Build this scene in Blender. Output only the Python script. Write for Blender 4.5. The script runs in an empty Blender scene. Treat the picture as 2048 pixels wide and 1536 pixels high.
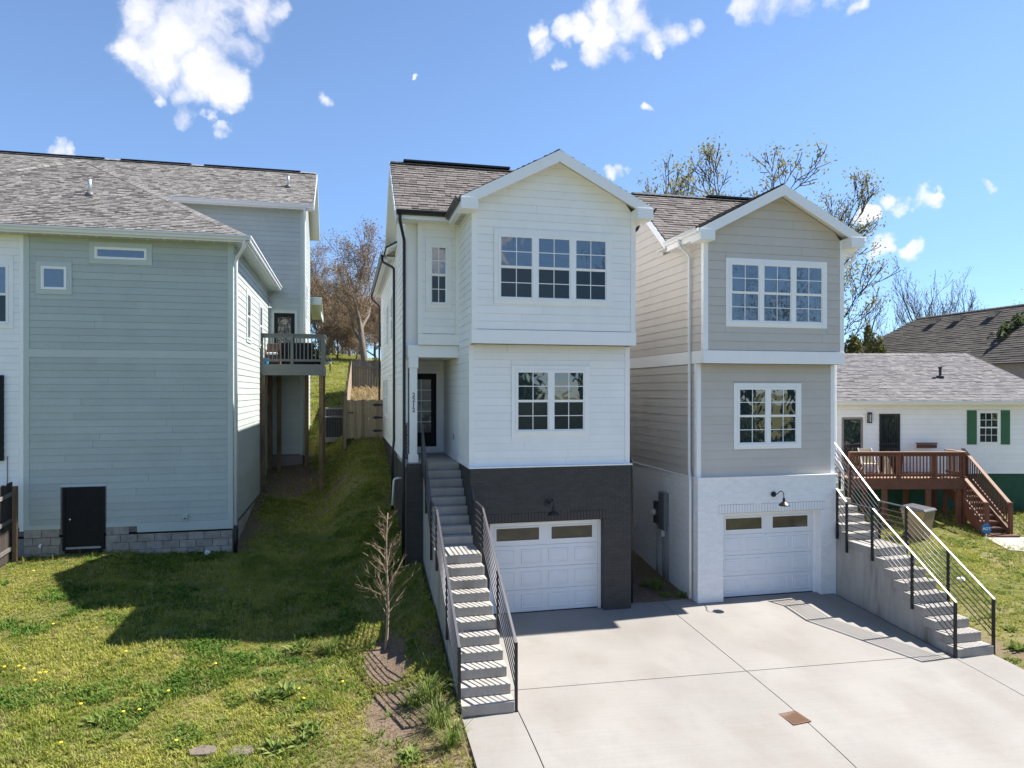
import bpy, bmesh, math, random
import numpy as np
from mathutils import Vector, Matrix
R = math.radians
scn = bpy.context.scene
COL = scn.collection

# ------------------------------------------------------------------ camera, sky, sun, exposure
cam_d = bpy.data.cameras.new('camera'); cam = bpy.data.objects.new('camera', cam_d); COL.objects.link(cam)
YAW = R(13.2)
cam.location = (0, 0, 5.14); cam.rotation_euler = (R(90), 0, -YAW)
cam_d.sensor_width = 36.0; cam_d.lens = 36.0 * 1420 / 2048
cam_d.shift_y = 15 / 2048
cam_d.clip_end = 3000
scn.camera = cam
CY, SY = math.cos(YAW), math.sin(YAW)
def cw(X, Z, z=0.0):
    """plan point X metres right of and Z metres ahead of the place the picture was taken from"""
    return Vector((X * CY + Z * SY, -X * SY + Z * CY, z))

SUN = Vector((.755, .05, 1)).normalized()
EL = math.asin(SUN.z); AZ = math.atan2(SUN.x, SUN.y)
EXPOSURE = 1.42
SUN_STRENGTH = 4.3
SKY_STRENGTH = 0.090
scn.view_settings.view_transform = 'Standard'
try: scn.view_settings.look = 'None'
except Exception: pass
scn.view_settings.gamma = 1.0
scn.view_settings.use_curve_mapping = False
scn.view_settings.exposure = EXPOSURE
sd = bpy.data.lights.new('sun', 'SUN'); sd.energy = SUN_STRENGTH; sd.angle = R(.5); sd.color = (1, .96, .90)
sun = bpy.data.objects.new('sun', sd); COL.objects.link(sun)
sun.rotation_euler = SUN.to_track_quat('Z', 'Y').to_euler(); sun.location = (20, 0, 40)

class NT:
    """small wrapper to write node trees"""
    def __init__(s, tree): s.t = tree; s.n = tree.nodes; s.l = tree.links
    def put(s, node, k, v):
        i = node.inputs[k]
        if isinstance(v, bpy.types.NodeSocket): s.l.new(v, i)
        elif v is not None:
            if hasattr(i.default_value, '__len__') and isinstance(v, (tuple, list)) and len(i.default_value) == 4 and len(v) == 3: v = (*v, 1)
            i.default_value = v
    def new(s, typ, props=None, **ins):
        nd = s.n.new(typ)
        for k, v in (props or {}).items(): setattr(nd, k, v)
        for k, v in ins.items():
            k = k.replace('_', ' ') if k not in nd.inputs else k
            s.put(nd, k, v)
        return nd
    def math(s, op, a, b=0.0, c=0.0, clamp=False):
        nd = s.n.new('ShaderNodeMath'); nd.operation = op; nd.use_clamp = clamp
        s.put(nd, 0, a); s.put(nd, 1, b)
        if op in ('MULTIPLY_ADD', 'SMOOTH_MAX', 'SMOOTH_MIN'): s.put(nd, 2, c)
        return nd.outputs[0]
    def vmath(s, op, a, b=(0, 0, 0)):
        nd = s.n.new('ShaderNodeVectorMath'); nd.operation = op; s.put(nd, 0, a); 
        if op == 'SCALE': s.put(nd, 'Scale', b)
        else: s.put(nd, 1, b)
        return nd.outputs['Value'] if op in ('DISTANCE', 'DOT_PRODUCT', 'LENGTH') else nd.outputs[0]
    def mapr(s, v, a, b, c=0.0, d=1.0, kind='LINEAR'):
        nd = s.n.new('ShaderNodeMapRange'); nd.interpolation_type = kind
        for k, x in zip(('Value', 'From Min', 'From Max', 'To Min', 'To Max'), (v, a, b, c, d)): s.put(nd, k, x)
        return nd.outputs['Result']
    def noise(s, vec, scale, detail=3.0, rough=.55, dist=0.0):
        nd = s.n.new('ShaderNodeTexNoise')
        if vec is not None: s.put(nd, 'Vector', vec)
        s.put(nd, 'Scale', scale); s.put(nd, 'Detail', detail); s.put(nd, 'Roughness', rough); s.put(nd, 'Distortion', dist)
        return nd.outputs['Fac']
    def mix(s, f, a, b, kind='MIX'):
        nd = s.n.new('ShaderNodeMix'); nd.data_type = 'RGBA'; nd.blend_type = kind
        s.put(nd, 0, f); s.put(nd, 6, a); s.put(nd, 7, b)
        return nd.outputs[2]

# world: physical sky with a few fair-weather clouds
world = bpy.data.worlds.new('World'); scn.world = world; world.use_nodes = True
W = NT(world.node_tree); W.n.clear()
sky = W.new('ShaderNodeTexSky', dict(sky_type='NISHITA', sun_disc=False, sun_elevation=EL, sun_rotation=AZ, altitude=1200.0, air_density=1.0, dust_density=0.05, ozone_density=3.0))
dirv = W.new('ShaderNodeTexCoord').outputs['Generated']
def sky_dir(px, py):
    X, U = (px - 1024) / 1420, (783 - py) / 1420
    return Vector((X * CY + SY, -X * SY + CY, U)).normalized()
CLOUDS = [(300, 50, 75), (275, 105, 55), (360, 60, 100), (430, 30, 100), (505, 25, 75), (545, 30, 40), (330, 130, 70), (400, 150, 75), (450, 165, 55), (365, 190, 35), (480, 90, 55), (440, 195, 40),
          (375, 233, 36), (425, 236, 26), (450, 255, 22), (312, 185, 22),
          (1075, 60, 32), (1085, 90, 34), (1130, 55, 32), (1165, 50, 36), (1205, 20, 50), (1270, 5, 50), (1215, 75, 60), (1190, 100, 38), (1270, 55, 55), (1300, 80, 40), (1240, 105, 36), (1350, 65, 36), (1390, 52, 28), (1310, 105, 20), (1112, 112, 18),
          (1500, 18, 42), (1545, 10, 52), (1600, 0, 48), (1660, -8, 36), (1710, -4, 22),
          (1765, 390, 22), (1795, 402, 28), (1830, 398, 34), (1850, 404, 30), (1868, 392, 22), (1722, 419, 26), (1735, 420, 20), (1755, 484, 30), (1770, 482, 28),
          (1222, 348, 20), (1240, 343, 20), (1262, 343, 14), (100, 304, 26), (125, 309, 20), (80, 303, 16), (667, 196, 20), (818, 156, 9), (1973, 365, 15), (1815, 500, 26), (1296, 228, 12), (1965, 562, 12)]
blobs = [(sky_dir(x, y), r / 1420 / (1 + ((x - 1024) / 1420) ** 2 + ((783 - y) / 1420) ** 2) ** .75) for x, y, r in CLOUDS]
crng = random.Random(5)
for k in range(16):                                  # the rest of the sky has clouds like those in view
    a = AZ * 0 + R(75 + k * 17 + crng.uniform(-6, 6)); e = R(crng.uniform(8, 60))
    for q in range(3):
        a2, e2 = a + crng.uniform(-.08, .08), e + crng.uniform(-.04, .04)
        blobs.append((Vector((math.sin(a2) * math.cos(e2), math.cos(a2) * math.cos(e2), math.sin(e2))), crng.uniform(.03, .07)))
wob = W.new('ShaderNodeTexNoise', Vector=dirv, Scale=14.0, Detail=5.0, Roughness=.6)
wv = W.vmath('SCALE', W.vmath('SUBTRACT', wob.outputs['Color'], (.5, .5, .5)), .065)
dv = W.vmath('ADD', dirv, wv)
dens = None
for c, r in blobs:
    m = W.mapr(W.vmath('DISTANCE', dv, tuple(c)), 0.0, r * 1.15, 1.0, 0.0)
    dens = m if dens is None else W.math('SMOOTH_MAX', dens, m, .12)
fbm = W.noise(dv, 17.0, 9.0, .56, .3)
cl = W.math('ADD', dens, W.math('MULTIPLY', W.math('SUBTRACT', fbm, .5), 2.3))
alpha = W.math('MULTIPLY', W.mapr(cl, -.02, .95, kind='SMOOTHSTEP'), W.mapr(dens, .11, .40, kind='SMOOTHSTEP'))
alpha = W.math('MULTIPLY', alpha, .94)
shade = W.mapr(W.noise(W.vmath('ADD', dirv, (.01, 0, .012)), 17.0, 4.0, .5), .35, .65)
ccol = W.mix(shade, (3.9, 4.0, 4.45, 1), (4.9, 4.85, 5.0, 1))
up = W.new('ShaderNodeSeparateXYZ', Vector=dirv).outputs[2]
airy = W.mix(W.mapr(up, .0, .40, kind='SMOOTHSTEP'), (.50, .60, .76, 1), (.84, .87, .90, 1))
skyc = W.mix(1.0, sky.outputs[0], airy, 'MULTIPLY')
bg = W.new('ShaderNodeBackground', Color=W.mix(alpha, skyc, ccol), Strength=SKY_STRENGTH)
W.l.new(bg.outputs[0], W.new('ShaderNodeOutputWorld').inputs[0])

# ------------------------------------------------------------------ materials
MATS = {}
def mat(name, col, rough=.6, var=.12, scale=6.0, bump=0.0, bscale=None, metal=0.0, spec=.5, island=0.0, objvar=0.0, stretch=(1, 1, 1), col2=None, c2=(.45, .7), c2scale=1.5, ior=None, speck=0.0, dark_islands=False):
    """painted, grained or mottled surface: colour varies by noise, by piece and by object"""
    if name in MATS: return MATS[name]
    m = bpy.data.materials.new(name); m.use_nodes = True
    t = NT(m.node_tree); b = t.n['Principled BSDF']
    pos = t.new('ShaderNodeNewGeometry')
    vec = t.vmath('MULTIPLY', pos.outputs['Position'], stretch)
    c = (*col, 1)
    if col2 is not None:
        f = t.mapr(t.noise(vec, c2scale, 5.0, .6), c2[0], c2[1], kind='SMOOTHSTEP')
        c = t.mix(f, c, (*col2, 1))
    n = t.noise(vec, scale, 5.0, .6)
    k = t.mapr(n, .25, .75, 1 - var, 1 + var)
    ri = pos.outputs['Random Per Island']
    if dark_islands: k = t.math('MULTIPLY', k, t.mapr(t.math('POWER', ri, 2.6), 0, 1, 1.12, 1 - island))
    elif island: k = t.math('MULTIPLY', k, t.mapr(ri, 0, 1, 1 - island, 1 + island))
    if speck: k = t.math('MULTIPLY', k, t.mapr(t.noise(vec, 55, 2, .5), .70, .78, 1.0, 1 - speck)); k = t.math('MULTIPLY', k, t.mapr(t.noise(vec, .35, 3, .6), .35, .65, .93, 1.05)); k = t.math('MULTIPLY', k, t.mapr(t.noise(t.vmath('MULTIPLY', vec, (1.2, 42, 1)), 1.0, 3, .6), .3, .7, .965, 1.035)); k = t.math('MULTIPLY', k, t.mapr(t.noise(vec, 7.5, 6, .7), .60, .74, 1.0, .90))
    if objvar: k = t.math('MULTIPLY', k, t.mapr(t.new('ShaderNodeObjectInfo').outputs['Random'], 0, 1, 1 - objvar, 1 + objvar))
    cc = t.new('ShaderNodeCombineColor', Red=k, Green=k, Blue=k).outputs[0]
    t.put(b, 'Base Color', t.mix(1.0, c, cc, 'MULTIPLY'))
    b.inputs['Roughness'].default_value = rough; b.inputs['Metallic'].default_value = metal
    b.inputs['Specular IOR Level'].default_value = spec
    if ior: b.inputs['IOR'].default_value = ior
    if bump:
        bn = t.new('ShaderNodeBump', Strength=bump, Distance=.02, Height=t.noise(vec, bscale or scale * 3, 6.0, .65))
        t.l.new(bn.outputs[0], b.inputs['Normal'])
    MATS[name] = m
    return m

WHITE = mat('white_paint', (.87, .865, .845), .5, .04, 2.0, .06, 40, objvar=.02)
TRIMW = mat('white_trim_paint', (.87, .87, .86), .42, .02, 3.0)
GREIGE = mat('greige_siding_paint', (.535, .497, .45), .55, .04, 2.0, .06, 40, objvar=.02)
SAGE = mat('sage_siding_paint', (.43, .475, .445), .55, .06, 1.5, .08, 40, objvar=.045)
SAGET = mat('sage_trim_paint', (.49, .55, .515), .5, .04, 2.0)
CORESHADE = mat('wall_core_gap_shade', (.16, .15, .14), .9, .1)  # wall core behind the boards, darkened so the lap gaps read as shade lines
DARKB = mat('dark_painted_brick', (.046, .042, .040), .62, .12, 30.0, .35, 70, island=.16)
WHITEB = mat('white_painted_brick', (.85, .845, .83), .6, .05, 20.0, .3, 70, island=.04)
BLOCK = mat('grey_concrete_block', (.40, .365, .32), .9, .22, 9.0, .7, 60, objvar=.1, col2=(.31, .28, .235))
CONW = mat('stained_wall_concrete', (.40, .37, .33), .9, .16, 5.0, .4, 50, col2=(.20, .18, .15), c2=(.46, .72), c2scale=2.6, stretch=(1, 1, .16))
MORTAR = mat('block_mortar', (.25, .23, .21), .95, .2, 20)
BLACK = mat('black_metal', (.012, .012, .014), .38, .1, 10)
RAILM = mat('black_railing_paint', (.020, .018, .024), .42, .05, 10, spec=.9, ior=1.7)
BARM = mat('railing_bar_metal', (.10, .097, .105), .42, .05, 10, metal=.6)
POSTM = mat('black_post_paint', (.014, .013, .016), .5, .05, 10)
BLACKD = mat('black_door_paint', (.010, .011, .013), .6, .2, 8, spec=.25)
SHB = mat('brown_grey_shingle', (.135, .117, .107), .92, .2, 14.0, .5, 150, island=.45, dark_islands=True, col2=(.155, .135, .123))
SHS = mat('grey_mottled_shingle', (.20, .185, .172), .92, .22, 14.0, .5, 150, island=.55, dark_islands=True, col2=(.235, .215, .20))
SHR = mat('pale_grey_shingle', (.165, .155, .155), .92, .2, 6.0, .4, 120, island=.35, dark_islands=True, col2=(.195, .18, .178), c2scale=.5)
SHF = mat('dark_brown_shingle', (.060, .050, .042), .95, .25, 2.2, .6, 30, island=.25, stretch=(1, 1, 1), col2=(.085, .072, .06), c2scale=.6)
DRIP = mat('dark_roof_edge', (.02, .02, .022), .6, .1)
SOFF = mat('white_soffit', (.78, .77, .74), .55, .02)
CONC = mat('driveway_concrete', (.262, .244, .221), .85, .10, 2.2, .3, 90, col2=(.212, .192, .168), c2=(.42, .72), c2scale=1.1, stretch=(1, .6, 1), speck=.5)
CONS = mat('stair_concrete', (.37, .34, .30), .88, .12, 3.0, .35, 60, col2=(.28, .25, .21), c2=(.48, .75), c2scale=1.6, stretch=(1, 1, .45))
ASPH = mat('asphalt', (.13, .128, .125), .9, .2, 4.0, .5, 80)
GLASS = None
def glass_mat():
    m = bpy.data.materials.new('window_glass'); m.use_nodes = True; t = NT(m.node_tree); b = t.n['Principled BSDF']
    g = t.new('ShaderNodeNewGeometry').outputs['Position']
    t.put(b, 'Base Color', t.mix(t.noise(g, 1.3, 2), (.012, .026, .032, 1), (.024, .042, .050, 1)))
    b.inputs['Roughness'].default_value = .015; b.inputs['IOR'].default_value = 2.5
    bn = t.new('ShaderNodeBump', Strength=.16, Distance=.02, Height=t.noise(g, 3.2, 1.0, .4, .8)); t.l.new(bn.outputs[0], b.inputs['Normal'])
    return m
GLASS = glass_mat()
SCREEN = mat('screened_glass', (.020, .030, .034), .10, .3, 30, .05, 300, ior=1.5)
GLASSB = mat('brown_tinted_glass', (.085, .070, .048), .12, .3, 3.0, ior=1.6)
FROST = mat('frosted_door_glass', (.33, .33, .30), .3, .3, 4.0, col2=(.08, .075, .06), c2=(.45, .6), c2scale=2.2)
GUTW = mat('white_gutter_metal', (.74, .75, .76), .38, .02)
WOODP = mat('weathered_post_wood', (.20, .135, .075), .9, .3, 5.0, .5, 40, stretch=(3, 3, .5), objvar=.15, col2=(.09, .065, .04))
WOODF = mat('fence_board_wood', (.30, .235, .155), .9, .2, 4.0, .4, 40, stretch=(3, 3, .4), objvar=.22)
WOODG = mat('grey_weathered_board', (.16, .145, .13), .9, .2, 4.0, .4, 40, stretch=(3, 3, .4), objvar=.2)
WOODD = mat('dark_fence_board', (.055, .042, .035), .9, .25, 4.0, .4, 40, stretch=(3, 3, .4), objvar=.2)
DECKR = mat('red_brown_deck_stain', (.135, .052, .032), .7, .2, 5.0, .3, 40, objvar=.15)
DECKT = mat('worn_deck_tread', (.30, .18, .12), .75, .2, 5.0, .3, 40, objvar=.12)
GREYP = mat('grey_deck_paint', (.135, .145, .14), .6, .1, 4.0, objvar=.06)
GREENF = mat('green_foundation_paint', (.020, .085, .045), .8, .35, 2.0, .4, 30)
GREENS = mat('green_shutter_paint', (.045, .14, .055), .6, .08, 4.0)
BARK = mat('grey_brown_bark', (.15, .125, .10), .95, .3, 6.0, .6, 30)
BARKD = mat('dark_bark', (.075, .062, .05), .95, .3, 6.0, .6, 30)
BARKS = mat('sapling_bark', (.34, .24, .18), .8, .25, 20.0, .3, 60)
def leaf_mat(name, c1, c2, trans=.25):
    m = bpy.data.materials.new(name); m.use_nodes = True; t = NT(m.node_tree); b = t.n['Principled BSDF']
    g = t.new('ShaderNodeNewGeometry')
    c = t.mix(g.outputs['Random Per Island'], (*c1, 1), (*c2, 1))
    t.put(b, 'Base Color', c); b.inputs['Roughness'].default_value = .65; b.inputs['Specular IOR Level'].default_value = .25
    tr = t.new('ShaderNodeBsdfTranslucent', Color=c)
    ms = t.new('ShaderNodeMixShader'); ms.inputs[0].default_value = trans
    t.l.new(b.outputs[0], ms.inputs[1]); t.l.new(tr.outputs[0], ms.inputs[2]); t.l.new(ms.outputs[0], t.n['Material Output'].inputs[0])
    return m
LEAFY = leaf_mat('spring_bud_leaf', (.30, .27, .07), (.20, .19, .06), .45)
LEAFB = leaf_mat('dry_brown_leaf', (.30, .20, .12), (.20, .15, .09), .3)
LEAFE = leaf_mat('evergreen_needle', (.10, .115, .035), (.17, .155, .05), .3)
LEAFD = leaf_mat('dark_evergreen_leaf', (.055, .085, .025), (.10, .12, .04), .3)
LEAFW = leaf_mat('weed_leaf', (.13, .19, .04), (.24, .29, .07), .35)
TWIG = mat('brown_twig', (.25, .185, .13), .9, .2, 3.0)
DRYG = leaf_mat('dry_grass_stalk', (.38, .30, .17), (.26, .21, .11))

# ------------------------------------------------------------------ mesh helpers
class MB:
    def __init__(s): s.v = []; s.f = []
    def add(s, vs, fs):
        o = len(s.v); s.v.extend(tuple(p) for p in vs); s.f.extend(tuple(i + o for i in f) for f in fs); return s
    def box(s, x0, x1, y0, y1, z0, z1):
        x0, x1 = sorted((x0, x1)); y0, y1 = sorted((y0, y1)); z0, z1 = sorted((z0, z1))
        return s.add([(x0, y0, z0), (x1, y0, z0), (x1, y1, z0), (x0, y1, z0), (x0, y0, z1), (x1, y0, z1), (x1, y1, z1), (x0, y1, z1)],
                     [(0, 3, 2, 1), (4, 5, 6, 7), (0, 1, 5, 4), (1, 2, 6, 5), (2, 3, 7, 6), (3, 0, 4, 7)])
    def prism(s, poly, axis, c0, c1):
        """polygon in the plane across an axis ('x': (y,z), 'y': (x,z), 'z': (x,y)), run from c0 to c1"""
        n = len(poly)
        def P(a, b, c): return {'x': (c, a, b), 'y': (a, c, b), 'z': (a, b, c)}[axis]
        return s.add([P(a, b, c0) for a, b in poly] + [P(a, b, c1) for a, b in poly],
                     [tuple(range(n - 1, -1, -1)), tuple(range(n, 2 * n))] + [(i, (i + 1) % n, n + (i + 1) % n, n + i) for i in range(n)])
    def beam(s, p0, p1, w, h, up=(0, 0, 1)):
        """rectangular bar from p0 to p1, w wide and h high"""
        p0, p1, up = Vector(p0), Vector(p1), Vector(up)
        d = (p1 - p0).normalized(); side = d.cross(up)
        if side.length < 1e-4: side = Vector((1, 0, 0))
        side.normalize(); u = side.cross(d).normalized()
        c = [(-1, -1), (1, -1), (1, 1), (-1, 1)]
        vs = [p + side * (a * w / 2) + u * (b * h / 2) for p in (p0, p1) for a, b in c]
        return s.add(vs, [(3, 2, 1, 0), (4, 5, 6, 7)] + [(i, (i + 1) % 4, 4 + (i + 1) % 4, 4 + i) for i in range(4)])
    def tube(s, pts, r, n=6, cap=True):
        pts = [Vector(p) for p in pts]; rs = r if isinstance(r, (list, tuple)) else [r] * len(pts)
        o = len(s.v); ref = None
        for i, p in enumerate(pts):
            d = (pts[min(i + 1, len(pts) - 1)] - pts[max(i - 1, 0)])
            if d.length < 1e-9: d = Vector((0, 0, 1))
            d.normalize()
            if ref is None: ref = Vector((1, 0, 0)) if abs(d.x) < .8 else Vector((0, 1, 0))
            a = d.cross(ref); a.normalize(); b = d.cross(a); ref = a.cross(d)
            for k in range(n):
                t = 2 * math.pi * k / n
                s.v.append(tuple(p + (a * math.cos(t) + b * math.sin(t)) * rs[i]))
        for i in range(len(pts) - 1):
            for k in range(n):
                k2 = (k + 1) % n
                s.f.append((o + i * n + k, o + i * n + k2, o + (i + 1) * n + k2, o + (i + 1) * n + k))
        if cap:
            s.f.append(tuple(o + k for k in range(n - 1, -1, -1))); m = o + (len(pts) - 1) * n; s.f.append(tuple(m + k for k in range(n)))
        return s
    def lathe(s, c, prof, n=16, axis='z'):
        """profile of (radius, height) turned about an axis through c"""
        o = len(s.v)
        for r, h in prof:
            for k in range(n):
                t = 2 * math.pi * k / n; a, b = r * math.cos(t), r * math.sin(t)
                q = {'z': (a, b, h), 'y': (a, h, b), 'x': (h, a, b)}[axis]
                s.v.append((c[0] + q[0], c[1] + q[1], c[2] + q[2]))
        for i in range(len(prof) - 1):
            for k in range(n):
                k2 = (k + 1) % n; s.f.append((o + i * n + k, o + i * n + k2, o + (i + 1) * n + k2, o + (i + 1) * n + k))
        s.f.append(tuple(o + k for k in range(n))); m = o + (len(prof) - 1) * n; s.f.append(tuple(m + k for k in range(n)))
        return s

OFF = {}            # where a thing's root stands, so that parts are written in world coordinates
def root_of(o):
    while o.parent: o = o.parent
    return o
def mesh_from(name, mb, m, off=(0, 0, 0), smooth=False, fix=True):
    me = bpy.data.meshes.new(name)
    v = mb.v if off == (0, 0, 0) else [(a - off[0], b - off[1], c - off[2]) for a, b, c in mb.v]
    me.from_pydata(v, [], mb.f)
    if m: me.materials.append(m)
    if fix and len(mb.f) < 20000:
        bm = bmesh.new(); bm.from_mesh(me); bmesh.ops.recalc_face_normals(bm, faces=bm.faces); bm.to_mesh(me); bm.free()
    if smooth: me.polygons.foreach_set('use_smooth', [True] * len(me.polygons))
    me.update()
    return me
def thing(name, label, cat, loc=(0, 0, 0), rot=0.0, group=None, local=False):
    o = bpy.data.objects.new(name, None); COL.objects.link(o)
    o.empty_display_size = .2; o.location = loc; o.rotation_euler = (0, 0, rot)
    o['label'] = label; o['category'] = cat
    if group: o['group'] = group
    OFF[o.name] = (0, 0, 0) if local else tuple(loc)
    return o
def tag(o, label, cat, group=None):
    o['label'] = label; o['category'] = cat
    if group: o['group'] = group
    return o
def part(name, mb, m, parent=None, smooth=False, bevel=0.0, kind=None, label=None, fix=True):
    off = OFF.get(root_of(parent).name, (0, 0, 0)) if parent else (0, 0, 0)
    o = bpy.data.objects.new(name, mesh_from(name, mb, m, off, smooth, fix)); COL.objects.link(o)
    if parent: o.parent = parent
    if kind: o['kind'] = kind
    if label: o['label'] = label
    if bevel:
        md = o.modifiers.new('edge', 'BEVEL'); md.width = bevel; md.segments = 2; md.limit_method = 'ANGLE'
    return o
def solo(name, mb, m, label, cat, loc, group=None, smooth=False, bevel=0.0):
    """a thing that is one mesh, its origin where it stands"""
    o = bpy.data.objects.new(name, mesh_from(name, mb, m, tuple(loc), smooth)); COL.objects.link(o); o.location = loc
    if bevel:
        md = o.modifiers.new('edge', 'BEVEL'); md.width = bevel; md.segments = 2; md.limit_method = 'ANGLE'
    return tag(o, label, cat, group)
SHARED = {}
def shared(name, key, build, m, parent, loc):
    """one piece of many alike: the mesh data is shared by key, the object is its own"""
    me = SHARED.get((key, m.name))
    if me is None: me = SHARED[(key, m.name)] = mesh_from(name, build(), m)
    o = bpy.data.objects.new(name, me); COL.objects.link(o)
    off = OFF.get(root_of(parent).name, (0, 0, 0)); o.parent = parent
    o.location = Vector(loc) - Vector(off)
    return o
def copy_tree(o, parent=None):
    c = o.copy(); COL.objects.link(c); c.parent = parent
    for ch in list(o.children): copy_tree(ch, c)
    return c

class Wall:
    """a vertical wall plane: kind 'F' faces -y at y=c, 'L' faces -x at x=c, 'R' faces +x at x=c, 'B' faces +y; u runs along it, o outward"""
    def __init__(s, kind, c): s.k = kind; s.c = c
    def p(s, u, o, z):
        return {'F': (u, s.c - o, z), 'L': (s.c - o, u, z), 'R': (s.c + o, u, z), 'B': (u, s.c + o, z)}[s.k]
    def d(s, u, o, z):
        return {'F': (u, -o, z), 'L': (-o, u, z), 'R': (o, u, z), 'B': (u, o, z)}[s.k]
    def box(s, mb, u0, u1, o0, o1, z0, z1):
        a, b = s.p(u0, o0, z0), s.p(u1, o1, z1); return mb.box(a[0], b[0], a[1], b[1], a[2], b[2])
    def at(s, mb, pts, faces): return mb.add([s.p(*q) for q in pts], faces)
BOXF = [(0, 3, 2, 1), (4, 5, 6, 7), (0, 1, 5, 4), (1, 2, 6, 5), (2, 3, 7, 6), (3, 0, 4, 7)]
def board_mesh(w, l, h, e0=0.0, e1=0.0, t0=.017, t1=.004, air=0.0):
    """lap board: thick at the butt, thin at the top, ends may slope (gable)"""
    mb = MB()
    h0 = air
    pts = [(0, 0, h0), (l, 0, h0), (l, t0, h0), (0, t0, h0), (e0, 0, h), (l + e1, 0, h), (l + e1, t1, h), (e0, t1, h)]
    return mb.add([w.d(*q) for q in pts], BOXF)
def siding(parent, wall, u0, u1, z0, z1, exposure, m, seed=0, holes=(), limits=None, board=3.66, gap=.004, stagger=True, count=None):
    """every lap board of a wall its own piece; holes are (u0,u1,z0,z1); limits(z) gives the wall's ends at a height (gables)"""
    rng = random.Random(seed)
    n = max(1, round((z1 - z0) / exposure)); ex = (z1 - z0) / n
    for i in range(n):
        zb, zt = z0 + i * ex, z0 + (i + 1) * ex
        segs = [(u0, u1)]
        if limits:
            a0, b0 = limits(zb); a1, b1 = limits(zt)
            if b0 - a0 < .08: continue
            if b1 <= a1: a1 = b1 = (a1 + b1) / 2
            segs = [(max(u0, a0), min(u1, b0))]
        rips = []
        for h in holes:
            if min(zt, h[3]) - max(zb, h[2]) > .004:
                ns = []
                for a, b in segs:
                    if h[0] > a and h[0] < b: ns.append((a, h[0]))
                    if h[1] < b and h[1] > a: ns.append((h[1], b))
                    if h[0] >= b or h[1] <= a: ns.append((a, b))
                segs = ns
                ra, rb = max(u0, h[0]), min(u1, h[1])
                if zb < h[2] - .008: rips.append((ra, rb, zb, h[2] - zb))
                if zt > h[3] + .008: rips.append((ra, rb, h[3], zt - h[3]))
        for a, b, zr, hr in rips:
            ln, h_ = round(b - a - gap, 3), round(hr, 3)
            shared('plank', ('rip', wall.k, ln, h_), lambda: board_mesh(wall, ln, h_, t0=.017, air=.002), m, parent, wall.p(a, 0, zr))
        for a, b in segs:
            cuts = [a]; c = a + (rng.uniform(.5, board) if stagger else board)
            while c < b - .4: cuts.append(c); c += board
            cuts.append(b)
            for k in range(len(cuts) - 1):
                p, q = cuts[k], cuts[k + 1]
                if q - p < .03: continue
                e0 = e1 = 0.0
                if limits:
                    if k == 0: e0 = max(0, max(u0, a1) - a)
                    if k == len(cuts) - 2: e1 = min(0, min(u1, b1) - b)
                ln = round(q - p - gap, 3); h = round(ex, 4)
                jit = rng.uniform(-.0012, .0012)
                shared('plank', ('plank', wall.k, ln, h, round(e0, 3), round(e1, 3)), lambda: board_mesh(wall, ln, h, e0, e1, air=.003), m, parent, wall.p(p, jit, zb))

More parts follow.
